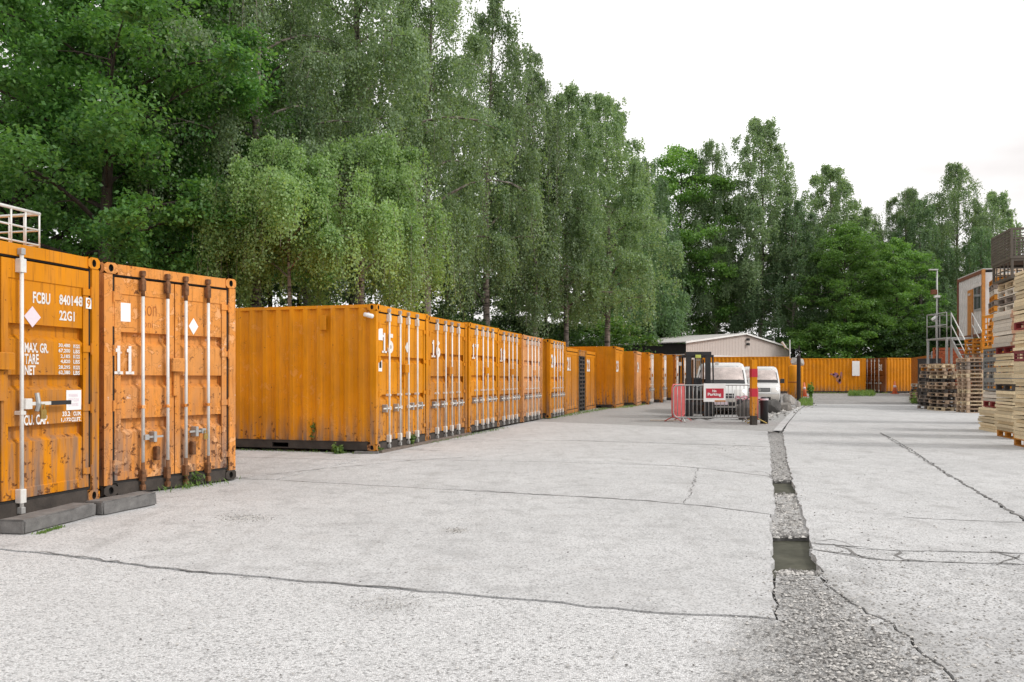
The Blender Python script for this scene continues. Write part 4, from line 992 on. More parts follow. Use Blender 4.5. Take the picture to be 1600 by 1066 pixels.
MB().tube([(0,0,0),(0,0,4.0)],.05,8).build('post',M['galv'],t,True); MB().tube([(0,0,3.2),(-.35,0,3.45)],.03,6).build('arm',M['galv'],t); MB().tube([(-.3,0,3.4),(-.6,0,3.85)],.09,8).build('lamp_head',M['lamp'],t)

# ------------------------------------------------------------------ vans
def van(label,x,y,rz,z,H=1.95,hw=.95,vw=False,L_=4.8):
    t=empty('van',label,'van',(x,y,z),rz); S=H/1.95
    lv=[(.26,.10,.90),(.36,.02,.93),(.52,.0,.945),(.66,.03,.95),(.84,.12,.95),(1.0,.24,.95),(1.10,.55,.945),(1.17,.78,.94),(1.45,1.05,.90),(1.75,1.36,.845),(1.88,1.58,.79),(1.95,1.95,.66)]
    def prof(zz): return float(np.interp(zz,[a for a,_,_ in lv],[b for _,b,_ in lv])), float(np.interp(zz,[a for a,_,_ in lv],[c for _,_,c in lv]))*hw/.95
    def front(s_,zz,off=0):  # s_ -1..1 across the nose
        f,w=prof(zz); bow=.30*abs(s_)**3.2*(1-.35*(zz>1.1)); return (s_*(w-.0)*(1-.015*0),f+bow-off,zz*S)
    ss=[-1,-.93,-.82,-.65,-.45,-.2,0,.2,.45,.65,.82,.93,1]
    m=MB(); rows=[]; zz_=sorted(set([a for a,_,_ in lv]+[1.31,1.6]))
    for zz in zz_:
        ring=[front(s_,zz) for s_ in ss]; f,w=prof(zz)
        rear=L_-.12*(zz/1.95)**2
        for k in (.25,.5,.75): 
            y0=f+.3; ring.append((w,y0+(rear-y0)*k,zz*S))
        ring+=[(w*.97,rear,zz*S),(0,rear+.02,zz*S),(-w*.97,rear,zz*S)]
        for k in (.75,.5,.25): ring.append((-w,f+.3+(rear-f-.3)*k,zz*S))
        rows.append(ring)
    n_=len(rows[0])
    for r_ in rows: m.v+=r_
    for i in range(len(rows)-1):
        for j in range(n_): m.f.append((i*n_+j,i*n_+(j+1)%n_,(i+1)*n_+(j+1)%n_,(i+1)*n_+j)); m.m.append(0)
    m.f.append(tuple((len(rows)-1)*n_+j for j in range(n_))); m.m.append(0); m.f.append(tuple(range(n_-1,-1,-1))); m.m.append(0)
    body=m.build('body',M['vanwhite'],t,True)
    def patch(name,s0,s1,z0,z1,mat,off,ns=8,nz=4,parent=t,trim=None):
        m=MB()
        for i in range(nz+1):
            for j in range(ns+1):
                f_=j/ns; zz=z0+(z1-z0)*i/nz; a_,b_=(s0,s1) if not trim else trim(i/nz)
                m.v.append(front(a_+(b_-a_)*f_,zz,off))
        for i in range(nz):
            for j in range(ns): q=i*(ns+1)+j; m.f.append((q,q+1,q+ns+2,q+ns+1)); m.m.append(0)
        return m.build(name,mat,parent,True)
    patch('windscreen_surround',-.92,.92,1.14,1.80,M['vanblack'],.006)
    patch('windscreen',-.88,.88,1.18,1.76,M['screen_reflection'],.014)
    patch('bumper',-.97,.97,.30,.60,M['silver'],.02)
    patch('bonnet_seam',-.86,.86,1.085,1.097,M['vanblack'],.008,nz=1)
    patch('bumper_seam',-.96,.96,.615,.628,M['vanblack'],.012,nz=1)
    patch('roof_edge_seam',-.9,.9,1.845,1.857,M['silver'],.008,nz=1)
    patch('lower_grille',-.55,.55,.33,.47,M['vanblack'],.03)
    if vw:
        patch('grille',-.52,.52,.72,.90,M['vanblack'],.012)
        for zz in (.77,.81,.85): patch('grille_slat',-.5,.5,zz-.006,zz+.006,M['galv'],.02)
        f0=front(0,.81); MB().tube([(0,f0[1]-.03,.81*S),(0,f0[1]-.045,.81*S)],.075,16).build('badge',M['galv'],t)
        for s_ in (-1,1): patch('headlight',.58*s_,.9*s_,.70,.90,M['lamp'],.014)
    else:
        patch('grille',-.5,.5,.62,.78,M['vanblack'],.012); patch('grille_slat',-.5,.5,.69,.71,M['galv'],.02)
        for s_ in (-1,1):
            patch('headlight',.52*s_,.9*s_,.70,.92,M['lamp'],.014); patch('fog_lamp_recess',.6*s_,.88*s_,.38,.58,M['vanblack'],.03)
    for s_ in (-.4,.35): 
        a_=front(s_,1.17,.03); b_=front(s_+.35,1.27,.03); MB().tube([a_,b_],.012,6).build('wiper',M['vanblack'],t)
    pz=.42; f0=front(0,pz,.05); B('number_plate',M['pinkish'],t,(-.26,f0[1]-.005,pz-.055,.26,f0[1]+.02,pz+.055))
    for s_ in (-1,1):
        w=prof(1.45)[1]
        m=MB(); x0=s_*(prof(1.2)[1]+.004); x1=s_*(prof(1.72)[1]+.006)
        m.add([(x0,1.3,1.2*S),(x0,2.3,1.2*S),(x1,2.3,1.72*S),(x1,1.75,1.72*S)],[(0,1,2,3)]); m.build('side_window',M['glass'],t)
        m=MB(); xm=s_*(.96*hw/.95); m.cbox(min(xm,xm+s_*.2),1.12,1.12*S,max(xm,xm+s_*.2),1.24,1.34*S,.03); m.build('wing_mirror',M['vanwhite'] if not vw else M['vanblack'],t)
        for yy_ in (.85,3.75):
            xw=s_*(hw-.11); wh=MB().tube([(xw-s_*.1,yy_,.32),(xw+s_*.125,yy_,.32)],.32,22).build('wheel',M['tyre'],t,True); MB().tube([(xw+s_*.1,yy_,.32),(xw+s_*.132,yy_,.32)],.2,16).build('wheel_rim',M['galv'],wh)
    B('underbody',M['vanblack'],t,(-hw+.12,.35,.16,hw-.12,L_-.3,.30))
    return t
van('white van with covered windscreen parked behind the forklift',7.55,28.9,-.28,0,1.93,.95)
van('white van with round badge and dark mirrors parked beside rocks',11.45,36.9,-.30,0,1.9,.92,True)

# ------------------------------------------------------------------ forklift
t=empty('forklift','dark forklift truck parked mast first behind the barrier','forklift',(6.15,26.3,0),-.10)
for s_ in (-1,1):
    x0=s_*.31; 
    B('mast_rail',M['black'],t,(x0-.085,.0,.06,x0+.085,.03,2.14),(x0-.085 if s_<0 else x0+.055,.03,.06,x0-.055 if s_<0 else x0+.085,.16,2.14),(x0-.07,.16,.06,x0+.07,.19,2.10))
    MB().tube([(x0*.55,.12,.1),(x0*.55,.12,1.95)],.03,8).build('lift_cylinder',M['bar_rusty'],t); B('chain',M['black'],t,(x0*.3-.02,.06,.3,x0*.3+.02,.075,2.0))
    B('fork',M['black'],t,(s_*.22-.05,-1.05,.04,s_*.22+.05,-.03,.08),(s_*.22-.05,-.06,.04,s_*.22+.05,-.02,.55))
B('mast_crosshead',M['black'],t,(-.42,-.01,2.08,.42,.2,2.2)); B('mast_crosshead',M['black'],t,(-.3,.165,1.2,.3,.19,1.3)); B('mast_label',M['yellowgreen'],t,(-.1,-.02,2.0,.08,-.004,2.1))
B('carriage',M['black'],t,(-.45,-.02,.45,.45,.0,.53),(-.45,-.02,.16,.45,.0,.24)); B('load_guard',M['galv'],t,(-.45,-.025,.62,.45,-.005,.65))
m=MB(); m.cbox(-.5,.3,.2,.52,1.1,.62,.03); m.build('chassis',M['grime'],t); m=MB(); m.cbox(-.48,1.1,.25,.5,2.0,1.08,.06); m.build('counterweight',M['p_grey'],t)
m=MB(); m.cbox(-.3,.95,.62,.34,1.5,.92,.04); m.cbox(-.27,1.35,.92,.3,1.5,1.35,.04); m.build('seat',M['vanblack'],t)
MB().tube([(.2*math.cos(i*.5236)-.02,.62+.12*math.sin(i*.5236),1.13+.12*math.sin(i*.5236)) for i in range(13)],.016,6,False).build('steering_wheel',M['vanblack'],t); MB().tube([(-.02,.62,1.13),(-.02,.42,.75)],.025,6).build('steering_column',M['vanblack'],t)
for s_ in (-1,1):
    MB().tube([(s_*.5+.05,.35,.6),(s_*.5+.05,.62,2.05)],.028,7).build('guard_post',M['vanblack'],t); MB().tube([(s_*.48+.05,1.9,1.05),(s_*.48+.05,1.55,2.05)],.028,7).build('guard_post',M['vanblack'],t)
    for yy_,r_ in ((.3,.27),(1.65,.23)): MB().tube([(s_*.45-.09,yy_,r_),(s_*.45+.09,yy_,r_)],r_,18).build('wheel',M['tyre'],t)
B('overhead_guard',M['vanblack'],t,(-.47,.5,2.04,.57,.56,2.11),(-.47,1.6,2.04,.57,1.66,2.11),(-.47,.56,2.04,-.41,1.6,2.11),(.51,.56,2.04,.57,1.6,2.11),*[(-.35+i*.16,.56,2.05,-.32+i*.16,1.6,2.09) for i in range(6)])
B('headlamp',M['lamp'],t,(-.62,.45,1.75,-.5,.52,1.87),(.6,.45,1.75,.72,.52,1.87))

# ------------------------------------------------------------------ barriers, sign, posts
t=empty('crowd_barrier','silver crowd control barrier across the yard entrance','barrier',(4.86,24.0,0),.0)
BW,z0,z1=2.36,.15,1.12; r_=.14
pts=[]
for (cx,cz,a0) in ((r_,z0+r_,180),(BW-r_,z0+r_,270),(BW-r_,z1-r_,0),(r_,z1-r_,90)):
    for k in range(5): q=R(a0+k*22.5); pts.append((cx+math.cos(q)*r_,0,cz+math.sin(q)*r_))
pts.append(pts[0]); MB().tube(pts,.019,8,False).build('frame',M['galv'],t,True)
for i in range(1,20): xx=BW*i/20; MB().tube([(xx,0,z0),(xx,0,z1)],.0105,6).build('bar',M['galv'],t,True)
for xx in (.28,BW-.2): MB().tube([(xx,-.3,.02),(xx,-.04,.12),(xx,0,z0+.01),(xx,.04,.12),(xx,.3,.02)],.018,7).build('foot',M['galv'],t,True)
t=empty('parking_sign','white sign with a red panel reading No Parking on the barrier','sign',(AX(1099.5,23.95),23.95,.62))
B('board',M['white'],t,(0,0,0,.66,.012,.55)); B('red_panel',M['redband'],t,(.07,-.004,.11,.60,-.001,.40)); B('lower_strip',M['amber'],t,(.33,-.003,.0,.655,-.0005,.045))
text('No',.26,.29,.38,.365,-.008,M['white'],t,bold=.03); text('Parking',.12,.155,.52,.27,-.008,M['white'],t,bold=.03)
def redbar(label,x,y,rz,ln,h,mat,foot=None):
    t=empty('mesh_barrier',label,'barrier',(x,y,0),rz,None)
    MB().tube([(.05,0,.15),(.0,0,.3),(0,0,h-.1),(.1,0,h),(ln-.1,0,h),(ln,0,h-.1),(ln,0,.25),(ln-.1,0,.15),(.05,0,.15)],.022,8).build('frame',mat,t,True)
    for i in range(11): 
        xx=.03+(ln-.06)*i/11; B('slat',mat,t,(xx,-.006,.18,xx+(ln-.06)/11-.018,.006,h-.04))
    for xx in (.12,ln-.15): MB().tube([(xx,-.28,.02),(xx,0,.17),(xx,.28,.02)],.018,6).build('foot',foot or mat,t,True)
    return t
redbar('red plastic mesh barrier standing behind the end of the silver one',4.84,24.12,1.0,1.05,1.13,M['pink'])
redbar('red barrier seen edge on beside the orange post, yellow foot',7.08,23.0,1.36,1.1,1.06,M['pink'],M['yellow'])
t=empty('orange_post','square orange steel post with two red bands at the yard entrance','post',(6.89,22.75,0),.12)
B('post',M['orange'],t,(-.08,-.08,.26,.08,.08,1.83)); B('post_base',M['grime'],t,(-.081,-.081,0,.081,.081,.262)); B('cap',M['orange'],t,(-.078,-.078,1.83,.078,.078,1.85))
for zz in (.80,1.36): B('red_band',M['redband'],t,(-.085,-.085,zz,.085,.085,zz+.235))
t=empty('bollard','black round bollard with a pale band beside the orange post','bollard',(AX(1194,23.4),23.4,0))
m=MB(); m.tube([(0,0,0),(0,0,.62),(0,0,.64),(0,0,.72),(0,0,.78)],[.115,.11,.12,.12,.08],16); m.build('post',M['vanblack'],t,True); MB().tube([(0,0,.68),(0,0,.73)],.124,16).build('band',M['pinkish'],t,True)
t=empty('tall_post','tall dark weathered post at the bend of the kerb','post',(AX(1248,44.8),44.8,gz(44.8)),.1); MB().tube([(0,0,-.1),(0,0,2.55)],[.13,.11],8).build('shaft',M['soot'],t); MB().tube([(.01,0,2.55),(.03,0,3.1)],.03,6).build('rod',M['soot'],t)
def rock(label,x,y,z,sx,sy,sz,mat,seed,rz=0,name='rock',cat='rock'):
    bm=bmesh.new(); bmesh.ops.create_icosphere(bm,subdivisions=3,radius=1); r=random.Random(seed); pl=[(Vector((r.gauss(0,1),r.gauss(0,1),r.gauss(0,1))).normalized(),r.uniform(.5,.8)) for _ in range(14)]
    for v in bm.verts:
        for n_,d_ in pl:
            k=v.co.dot(n_)
            if k>d_: v.co-=n_*(k-d_)
        v.co+=Vector((r.gauss(0,1),r.gauss(0,1),r.gauss(0,1)))*.012
        v.co=Vector((v.co.x*sx,v.co.y*sy,max(-.3*sz,v.co.z*sz)+.28*sz))
    me=bpy.data.meshes.new(name); bm.to_mesh(me); bm.free(); me.materials.append(M[mat]); o=link(name,me); o.location=(x,y,z); o.rotation_euler=(0,0,rz); return tag(o,label,cat)
x,y=G(1213,646); rock('large dark squarish rock beside the bollard',x,y+.3,0,.32,.32,.42,'rock_dark',2,.3)
x,y=G(1231,642); rock('rough brown rock against the dark one',x,y+.2,0,.36,.3,.36,'rock',5)
x,y=G(1236,636); rock('pale domed boulder on top of the rubble heap',x,y+.3,.1,.32,.32,.5,'tarp',8)
x,y=G(1247,636); rock('small pale rock at the foot of the dark post',x,y,0,.16,.16,.24,'tarp',11)
x,y=7.55,25.7
t=MB(); rock('dark rough concrete lump behind the barrier',x,y,0,.46,.4,.72,'rock_dark',21,0,'concrete_lump','rubble')
m=MB(); r=random.Random(5)
for i in range(16): 
    a_=r.random()*6.28; x0,y0=x+r.uniform(-.32,.15),y+r.uniform(-.3,.0); zz=.60+r.uniform(0,.1); m.add([(x0,y0,zz),(x0+.18*math.cos(a_),y0+.05,zz+.05),(x0+.18*math.cos(a_),y0+.05,zz+.09),(x0,y0,zz+.05)],[(0,1,2,3)])
o=m.build('warning_tape',[M['tape']]); tag(o,'tangle of red and white tape lying on the dark concrete lump','tape')
tag(MB().cbox(17.3,48.9,gz(49),17.9,49.6,2.12,.12).build('steel_cabinet',M['orange']),'flat orange steel cabinet under the crumpled grey sheet','cabinet')
t=empty('steel_tank','rounded upright orange steel tank beside the white van','tank',(16.7,47.3,gz(47))); MB().tube([(0,0,.0),(0,0,.1),(0,0,1.9),(0,0,2.0)],[.27,.3,.3,.2],16).build('shell',M['orange'],t,True); MB().tube([(0,0,.95),(0,0,1.02)],.31,16).build('band',M['orange_rust'],t,True)
rock('crumpled pale grey sheet bundled on the orange cabinet',17.6,49.2,2.10,.42,.35,.55,'tarp',31,0,'crumpled_sheet','sheet')
def cone(label,px,y):
    t=empty('traffic_cone',label,'cone',(AX(px,y),y,gz(y))); m=MB().tube([(0,0,.03),(0,0,.9)],[.17,.035],16); m.build('cone_body',M['cone'],t,True); B('cone_base',M['cone'],t,(-.22,-.22,0,.22,.22,.035)); MB().tube([(0,0,.45),(0,0,.62)],[.108,.078],16).build('band',M['pinkish'],t,True)
cone('faded orange traffic cone next to the tall dark post',1256.5,50.5); cone('faded orange traffic cone in front of the container beside number 31',1398,56.5)
# debris in the leaves by the tall proud store
tag(B('loose_plank',M['w_white'],None,(0,0,0,.9,.12,.03)),'pale plank lying on the roadway before the barrier','plank'); o=bpy.data.objects['loose_plank']; o.location=(4.3,24.9,0); o.rotation_euler=(0,0,-.2)

# ------------------------------------------------------------------ foliage
def leafmesh(name, cen, axis, side, ln, wd, mat):
    n=len(cen); a=axis*ln[:,None]*.5; b=side*wd[:,None]*.5
    V=np.empty((n,4,3),np.float32); V[:,0]=cen-a; V[:,1]=cen+b-a*.15; V[:,2]=cen+a; V[:,3]=cen-b-a*.15
    me=bpy.data.meshes.new(name); me.vertices.add(4*n); me.vertices.foreach_set('co',V.ravel()); me.loops.add(4*n); me.loops.foreach_set('vertex_index',np.arange(4*n,dtype=np.int32))
    me.polygons.add(n); me.polygons.foreach_set('loop_start',np.arange(0,4*n,4,dtype=np.int32)); me.materials.append(mat); me.update(); return me
def unit(v): return v/np.maximum(np.linalg.norm(v,axis=1,keepdims=True),1e-6)
def tree(kind, H, Rr, h0, N, leaf, seed, droop=1.5, r0=None, lean=(0,0), squash=1., nl=None, kf=1.8):
    """skeleton of trunk and limbs, then leaves hung on it; returns wood mesh and leaf mesh"""
    g=np.random.default_rng(seed); wm=MB(); r0=r0 or .013*H
    ph=g.random(4)*6.28
    def tp(z): f=z/H; return np.array([lean[0]*f+.012*H*math.sin(f*4+ph[0])*f, lean[1]*f+.012*H*math.sin(f*5+ph[1])*f, z])
    zs=np.linspace(-.2,H*.96,14); wm.tube([tp(z) for z in zs],[max(.012,r0*(1-max(0,z)/H)**.85) for z in zs],9)
    nl=nl or int(H*2.0); cents=[]; wts=[]; lms=[]
    for i in range(nl):
        rel=((i+g.random())/nl)**.85; z=H*(h0+(.96-h0)*rel); az=i*2.4+g.random()*.8
        if kind=='birch': Lm=Rr*(.35+.65*min(1,rel*3+.35))*(1-rel)**.62*g.uniform(.65,1.12)+.35
        else: Lm=Rr*math.sqrt(max(.05,1-(rel*1.15-.28)**2*1.3))*g.uniform(.7,1.08)*(1 if rel<.8 else .75)
        up=.95 if kind=='birch' else g.uniform(.35,.95); dn=.75 if kind=='birch' else .4
        o=np.array([math.cos(az),math.sin(az),0]); o[1]*=squash; s=tp(z); perp=np.array([-o[1],o[0],0])
        P=lambda t,s=s,o=o,Lm=Lm,perp=perp,bend=g.uniform(-.2,.2): s+o*Lm*t+perp*Lm*bend*t*t+np.array([0,0,Lm*(up*t-dn*t*t)])
        rr=max(.015,r0*.38*(1-rel*.7)*min(1,Lm/3)); wm.tube([P(t) for t in (0,.2,.4,.6,.8,1)],[rr,rr*.8,rr*.6,rr*.42,rr*.28,rr*.12],5,False)
        kk=max(3,int(Lm*(kf if kind=='birch' else 2.4)))
        for j in range(kk):
            t=.25+.75*(j+g.random())/kk; jt=.07*Lm+.08; c=P(t)+np.array([g.normal(0,jt),g.normal(0,jt),g.normal(0,jt*.4 if kind=='birch' else .32)])
            lms.append(min(1,Lm/2.6+.15)); cents.append(c); wts.append((.35+t)*(g.random()**1.3+.12))
            if j%2==0: wm.tube([P(t*.8),(P(t*.8)+c)/2+np.array([0,0,.08]),c],[rr*.35,rr*.22,.006],4,False)
    cents=np.array(cents); wts=np.array(wts); wts/=wts.sum()
    if kind=='birch':
        per=24; ns=N//per; lms=np.array(lms); ci=g.choice(len(cents),ns,p=wts); org=cents[ci]+g.normal(0,.12,(ns,3)); ls=(droop*g.gamma(3.2,.26,len(cents))+.3)[ci]*(.35+.65*lms)[ci]*g.uniform(.5,1.,ns)
        cr=(g.uniform(.3,.85,len(cents))*lms)[ci]*g.uniform(.35,1.,ns)*(Rr/4.2); az=g.random(ns)*6.283; out=org[:,:2]-np.array(lean)*.5; on=out/np.maximum(np.linalg.norm(out,axis=1,keepdims=True),.3)
        dr=np.stack([np.cos(az),np.sin(az)],1)+on*.75; dr/=np.maximum(np.linalg.norm(dr,axis=1,keepdims=True),.2); sway=dr*.12
        s=g.random((ns,per))**.8; cen=np.repeat(org[:,None,:],per,1)
        cen[:,:,2]+=.35*cr[:,None]*np.sin(s*2.4)-ls[:,None]*s**1.6; cen[:,:,0]+=dr[:,:1]*cr[:,None]*np.sqrt(s); cen[:,:,1]+=dr[:,1:]*cr[:,None]*np.sqrt(s)
        outl=np.repeat(np.concatenate([dr,np.full((ns,1),.55)],1)[:,None,:],per,1).reshape(-1,3)
        cen=cen.reshape(-1,3)+g.normal(0,.05,(ns*per,3)); cen[:,2]=np.maximum(cen[:,2],.25); n=len(cen)
        ax=unit(g.normal(0,.7,(n,3))+np.array([0,0,-.9])); nr=unit(g.normal(0,.6,(n,3))+outl); sd=unit(np.cross(ax,nr)); ln=leaf*g.uniform(.7,1.25,n); wd=ln*.72
        for k in range(0,ns,max(1,ns//200)): wm.tube([org[k],org[k]+np.array([dr[k,0]*cr[k]*.7,dr[k,1]*cr[k]*.7,-ls[k]*.3]),org[k]+np.array([dr[k,0]*cr[k],dr[k,1]*cr[k],-ls[k]*.9])],.006,3,False)
    else:
        ci=g.choice(len(cents),N,p=wts); rad=g.uniform(.45,.95,len(cents))*(.55+Rr*.09); q=unit(g.normal(0,1,(N,3))); q[:,2]=np.abs(q[:,2])*1.25-.38
        q*=(g.random(N)**.42)[:,None]*rad[ci][:,None]*np.array([1.1,1.1,.85]); fing=g.integers(0,9,N); hsh=(ci*9+fing)*12.9898; lob=np.stack([np.cos(hsh),np.sin(hsh*1.7),.4*np.sin(hsh*2.3)],1)*rad[ci][:,None]*.42
        cen=cents[ci]+q*.62+lob+g.normal(0,.03,(N,3)); n=N; cen[:,2]=np.maximum(cen[:,2],.25)
        nr=unit(g.normal(0,.75,(n,3))+np.array([0,0,1.])+q*.5); ax=unit(np.cross(nr,g.normal(0,1,(n,3)))); sd=unit(np.cross(ax,nr)); ax=unit(ax+np.array([0,0,-.3])); ln=leaf*g.uniform(.65,1.25,n); wd=ln*.66
    return wm,(cen.astype(np.float32),ax,sd,ln,wd)
PR={}
def proto_tree(key,bark,leafm,*a,**k):
    wm,lv=tree(*a,**k); PR[key]=(wm.mesh('trunk',M[bark],True),leafmesh('crown',*lv,M[leafm]),a[1])
def place(key,label,px,y,ztop,rz,group,name,wide=1.,crownmat=None):
    """ztop: height of the top above ground, metres"""
    tr,cr,H=PR[key]; s=ztop/H; t=empty(name,label,'tree',(AX(px,y),y,gz(y)-.02),rz,group); t.scale=(s*wide,s*wide,s)
    a=link('trunk',tr,t); b=link('crown',cr,t,kind='stuff')
    if crownmat: b.material_slots[0].link='OBJECT'; b.material_slots[0].material=M[crownmat]
    return t
def top(py,y): return EYE+(HOR-py)*y/F-gz(y)
# near individuals
proto_tree('oak1','bark','leaf_oak','oak',14.5,5.2,.16,115000,.11,21,nl=46,r0=.26)
proto_tree('oak2','bark','leaf_oak','oak',13.5,4.2,.2,85000,.11,22,nl=40,r0=.2)
proto_tree('birchA','bark_birch','leaf_birch','birch',16.,4.6,.27,120000,.072,23,droop=1.9,r0=.17)
proto_tree('birchB','bark_birch','leaf_birch','birch',17.,4.4,.25,105000,.085,24,droop=2.2,r0=.2)
proto_tree('birchC','bark_birch','leaf_birch','birch',18.,4.3,.24,75000,.105,25,droop=2.2,r0=.2,kf=2.4)
proto_tree('birchD','bark_birch','leaf_birch','birch',18.,3.7,.24,70000,.11,26,droop=1.6,r0=.17,kf=3.0,nl=48)
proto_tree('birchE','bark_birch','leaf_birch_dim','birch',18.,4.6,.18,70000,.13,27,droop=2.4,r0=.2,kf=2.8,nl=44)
proto_tree('curtain','bark_birch','leaf_birch_light','birch',8.,3.0,.50,64000,.075,33,droop=1.7,r0=.09,nl=17)
proto_tree('maple','bark','leaf_maple','oak',15.,4.8,.12,60000,.17,28,nl=54,r0=.2)
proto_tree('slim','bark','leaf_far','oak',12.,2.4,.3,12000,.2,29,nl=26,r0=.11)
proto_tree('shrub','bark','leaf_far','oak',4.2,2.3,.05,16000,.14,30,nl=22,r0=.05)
GO='oaks overhanging the nearest containers'; GB='birches behind the container row'; GF='trees beyond the end of the yard'; GS='slim trees in the shade behind the birches'; GU='bushes behind the containers'
place('oak1','big dark oak with the thick trunk behind the wire cage',30,21.,15.5,.4,GO,'oak_tree')
place('oak2','oak spreading bright green boughs above container 11',165,19.,13.5,2.2,GO,'oak_tree')
place('oak1','oak with rounded crown between the wire cage oak and the weeping birch',255,23.5,15.5,3.6,GO,'oak_tree',.85)
place('birchA','nearest weeping birch, pale trunk showing beside container 11',400,22.5,17.5,.3,GB,'birch_tree',.95)
place('curtain','low birch with bright drooping curtains above the corrugated side',450,19.5,top(215,19.5),2.5,GB,'birch_tree',1.0)
place('curtain','bright low birch drooping over the security camera and container roof',566,20.8,top(205,20.8),.4,GB,'birch_tree',1.0)
place('birchB','upright birch between the nearest weeping birch and the tallest one',480,29,top(-60,29),5.1,GB,'birch_tree',.9)
place('birchB','tall birch filling the sky behind containers 15 and 16',560,27.,19.,1.2,GB,'birch_tree')
place('birchB','weeping birch with layered curtains behind container 17',668,30.5,18.5,3.9,GB,'birch_tree',.9)
place('birchC','tall open birch reaching the top of the picture behind container 18',762,38.,top(-20,38),2.,GB,'birch_tree',.9)
place('birchC','birch with forked upper limbs behind container 19',835,41.,top(85,41),4.4,GB,'birch_tree',.85)
place('birchD','slender birch with white lower trunk behind container 20',886,43.,top(120,43),.9,GB,'birch_tree',1.)
place('birchD','birch with ragged top behind the plain orange stores',948,47.,top(135,47),3.1,GB,'birch_tree',1.15)
place('birchE','low weeping birch in front of the ragged one beside the shed',985,70.,top(270,70),5.,GF,'birch_tree',1.1)
place('birchE','dark weeping birch between the container row and the bright maple',1012,77.,top(235,77),1.1,GF,'birch_tree',.8)
place('maple','bright green maple above the open side of the shed',1062,82.,top(225,82),.6,GF,'maple_tree',.9)
place('birchD','tallest spire shaped birch rising over the shed gable',1188,79.,top(172,79),2.2,GF,'birch_tree',1.05)
place('birchC','airy birch just beside the spire shaped one',1118,81.,top(205,81),5.3,GF,'birch_tree',.85)
place('birchE','pale weeping birch over the shed corner and lamp',1240,76.,top(300,76),.2,GF,'birch_tree',1.1)
place('birchD','birch with rounded head above the white notice container',1300,82.,top(250,82),3.3,GF,'birch_tree',1.25)
place('maple','leafy maple above the container with graffiti',1322,72.,top(345,72),2.6,GF,'maple_tree',1.)
place('maple','leafy maple directly above container 31',1400,72.,top(370,72),4.2,GF,'maple_tree',1.)
place('birchE','broad weeping birch behind the lamp pole',1440,80.,top(300,80),3.6,GF,'birch_tree',1.)
place('birchC','birch filling the dip above the dark stained container',1345,84.,top(318,84),1.7,GF,'birch_tree',1.2)
place('birchB','broad birch between the dip in the skyline and the lamp pole',1412,84.,top(288,84),2.9,GF,'birch_tree',1.1)
place('birchC','high crowned birch behind the raised cabin',1496,84.,top(246,84),.5,GF,'birch_tree',1.05)
place('birchD','small rounded birch beside the stack of dark bins',1556,86.,top(290,86),1.9,GF,'birch_tree',1.)
place('birchE','weeping birch low behind the raised cabin',1530,78.,top(345,78),5.9,GF,'birch_tree',1.)
place('birchE','weeping birch beyond the tall timber stacks',1650,84.,top(330,84),2.4,GF,'birch_tree',1.1)
place('maple','leafy maple beyond the tall timber stacks',1740,80.,top(330,80),1.4,GF,'maple_tree',1.1)
rt=random.Random(17)
SL=[(60,30,'behind the dark oak'),(110,27,'under the oak boughs'),(215,31,'above the white square notice'),(265,29,'above the scorched bar ends'),(330,30,'above the white diamond on the peeling doors'),(350,34,'between the oak and the birch trunk'),(425,31,'close to the pale birch trunk'),(470,35,'over the corrugated side of container 15'),(545,36,'over the roof edge of container 15'),(610,42,'above the security camera'),(700,46,'above the seventh pair of bars'),(735,52,'above the joint before the faded doors'),(800,55,'just before the faded pinkish doors'),(850,58,'over the faded doors'),(915,60,'over the dark pallet stack'),(1000,78,'over the shed roof end'),(1035,84,'beside the bright maple trunk'),(1100,88,'over the shed roof'),(1150,90,'over the gable peak'),(1215,88,'over the shed corner'),(1275,90,'above the cone and dark post'),(1345,86,'over the white notice'),(1385,92,'above the dark stained container end'),(1460,90,'behind the lamp pole'),(1515,95,'behind the cabin')]
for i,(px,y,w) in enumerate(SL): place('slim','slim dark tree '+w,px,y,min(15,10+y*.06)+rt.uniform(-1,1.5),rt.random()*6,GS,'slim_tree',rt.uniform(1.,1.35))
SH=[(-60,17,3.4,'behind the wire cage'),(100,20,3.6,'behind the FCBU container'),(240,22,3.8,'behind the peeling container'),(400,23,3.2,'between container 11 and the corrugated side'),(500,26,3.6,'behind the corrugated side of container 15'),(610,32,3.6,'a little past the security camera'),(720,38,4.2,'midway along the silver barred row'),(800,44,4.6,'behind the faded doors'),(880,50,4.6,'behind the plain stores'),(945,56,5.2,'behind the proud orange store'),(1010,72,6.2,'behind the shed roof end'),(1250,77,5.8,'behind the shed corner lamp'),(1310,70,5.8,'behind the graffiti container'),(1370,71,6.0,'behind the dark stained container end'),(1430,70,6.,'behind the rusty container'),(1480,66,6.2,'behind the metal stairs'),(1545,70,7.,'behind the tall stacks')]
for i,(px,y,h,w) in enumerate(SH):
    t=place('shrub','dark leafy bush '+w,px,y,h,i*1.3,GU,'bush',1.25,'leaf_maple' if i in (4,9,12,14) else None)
    t['category']='bush'
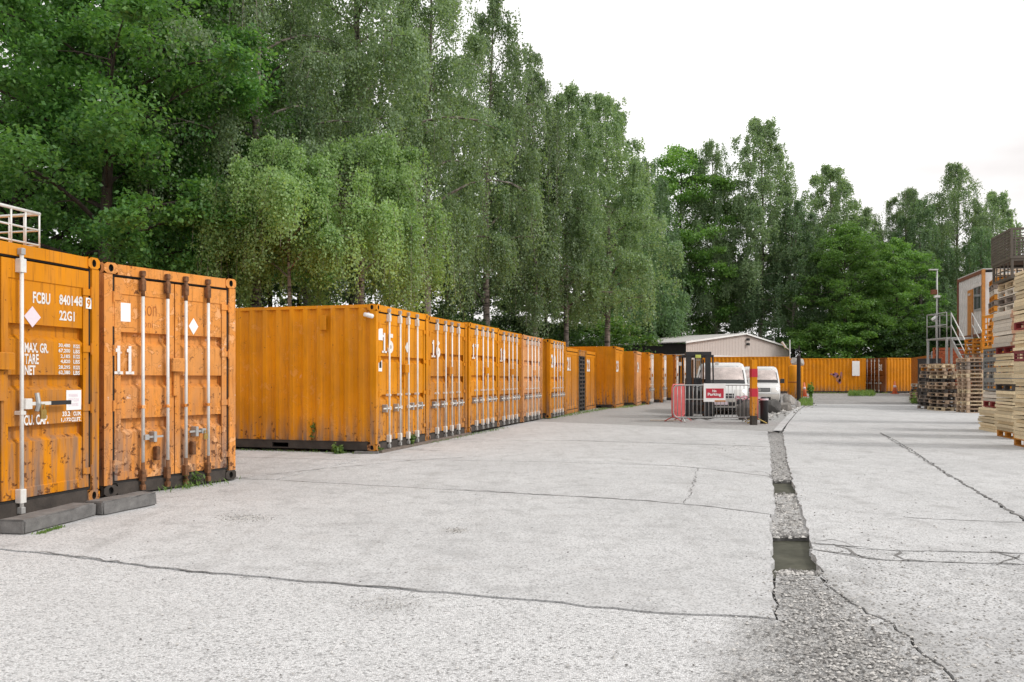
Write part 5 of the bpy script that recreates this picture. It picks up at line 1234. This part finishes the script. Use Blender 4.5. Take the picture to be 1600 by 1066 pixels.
# weeds and grass
def weed(label,x,y,h,n,seed,spread=.16,mat='leaf_weed',name='weed',z=0,leaf=.07):
    g=np.random.default_rng(seed); t=empty(name,label,'plant',(x,y,z)); m=MB(); C_=[];
    for i in range(max(3,n//40)):
        a_=g.random()*6.28; e=np.array([math.cos(a_)*spread*g.uniform(.2,1),math.sin(a_)*spread*g.uniform(.2,1),h*g.uniform(.55,1)]); m.tube([(0,0,0),tuple(e*.5+np.array([0,0,.04])),tuple(e)],[.006,.005,.002],4,False)
        s=g.random(n//max(3,n//40))**.8; C_.append(e[None]*s[:,None]+g.normal(0,.028,(len(s),3)))
    m.build('stem',M[mat],t); c=np.concatenate(C_); c[:,2]=np.maximum(c[:,2],.01); k=len(c); nr=unit(g.normal(0,.6,(k,3))+np.array([0,0,.8])); ax=unit(np.cross(nr,g.normal(0,1,(k,3)))); sd=unit(np.cross(ax,nr)); ln=leaf*g.uniform(.6,1.3,k)
    link('foliage',leafmesh('foliage',c.astype(np.float32),ax,sd,ln,ln*.45,M[mat]),t,kind='stuff'); return t
x,y=G(491,706); weed('tall dark green weed growing against the corrugated side of container 15',x,y+.05,.62,420,1,.14,'leaf_maple')
x,y=G(530,709); weed('low spreading weed at the foot of the corrugated side',x,y,.14,260,2,.22)
x,y=G(641,698); weed('bright green weed in front of the doors of container 15',x,y,.30,220,3,.12)
x,y=G(588,708); weed('tiny weed at the corner casting of container 15',x,y,.1,90,4,.08)
x,y=G(296,762); weed('small weeds growing in the dark gap under container 11',x-.1,y+.15,.16,260,5,.3)
x,y=G(1267,622); weed('arching dark green weed beside the tall dark post',x,y,.95,500,6,.25,'leaf_maple',z=gz(y),leaf=.14)
x,y=G(1449,610); weed('green weed climbing the rusty container by the low stack',AX(1448,47),47,1.3,500,8,.3,'leaf_weed',z=gz(47),leaf=.14)
def grass(label,gen,n,h,seed,mat='leaf_weed'):
    g=np.random.default_rng(seed); P=np.array([gen(g) for _ in range(n)]); ln=h*g.uniform(.4,1.2,n); ax=unit(g.normal(0,.45,(n,3))+np.array([0,0,1.])); sd=unit(np.cross(ax,g.normal(0,1,(n,3)))); P[:,2]+=ln*.4
    return tag(link('grass',leafmesh('grass',P.astype(np.float32),ax,sd,ln,np.maximum(.012,ln*.16),M[mat])),label,'grass',kind='stuff')
def patch_px(x0,x1,y0,y1):
    def f(g): 
        X,Y=G(g.uniform(x0,x1),g.uniform(y0,y1)); return (X,Y,gz(Y))
    return f
def seg(a,b,w,z=0):
    a=np.array(a);b=np.array(b)
    def f(g): q=a+(b-a)*g.random()+g.normal(0,w,2); return (q[0],q[1],gz(q[1])+z)
    return f
grass('bright grass tuft beside the tall dark post',patch_px(1248,1270,624,635),900,.2,1)
grass('grass strip along the graffiti container',patch_px(1326,1366,613,620),1500,.35,2)
grass('grass at the foot of the rusty container',patch_px(1424,1440,619,631),900,.4,3)
grass('low weeds along the container row',seg((-1.8,15.9),(-.2,21.2),.07),420,.05,4)
grass('straggling weeds at the foot of the steel stores',seg((1.1,26.0),(4.3,35.2),.16),1300,.08,5)
grass('weeds at the foot of the proud store',seg((4.7,34.9),(7.0,41.),.15),600,.11,6)
grass('sparse weeds under the side of container 15',seg((-2.5,13.98),(-6.2,15.05),.05),260,.05,7)
grass('weeds beneath container 11',seg((-4.1,9.3),(-3.7,10.2),.1,-.0),130,.09,8)
grass('moss by the kerb blocks',seg(G(60,835),G(95,824),.02),260,.025,9)
grass('yard edge weeds before the end containers',seg((20.5,57.6),(27.,57.4),.3),500,.14,10)
bpy.context.view_layer.update()
print('OBJ',len(bpy.data.objects))
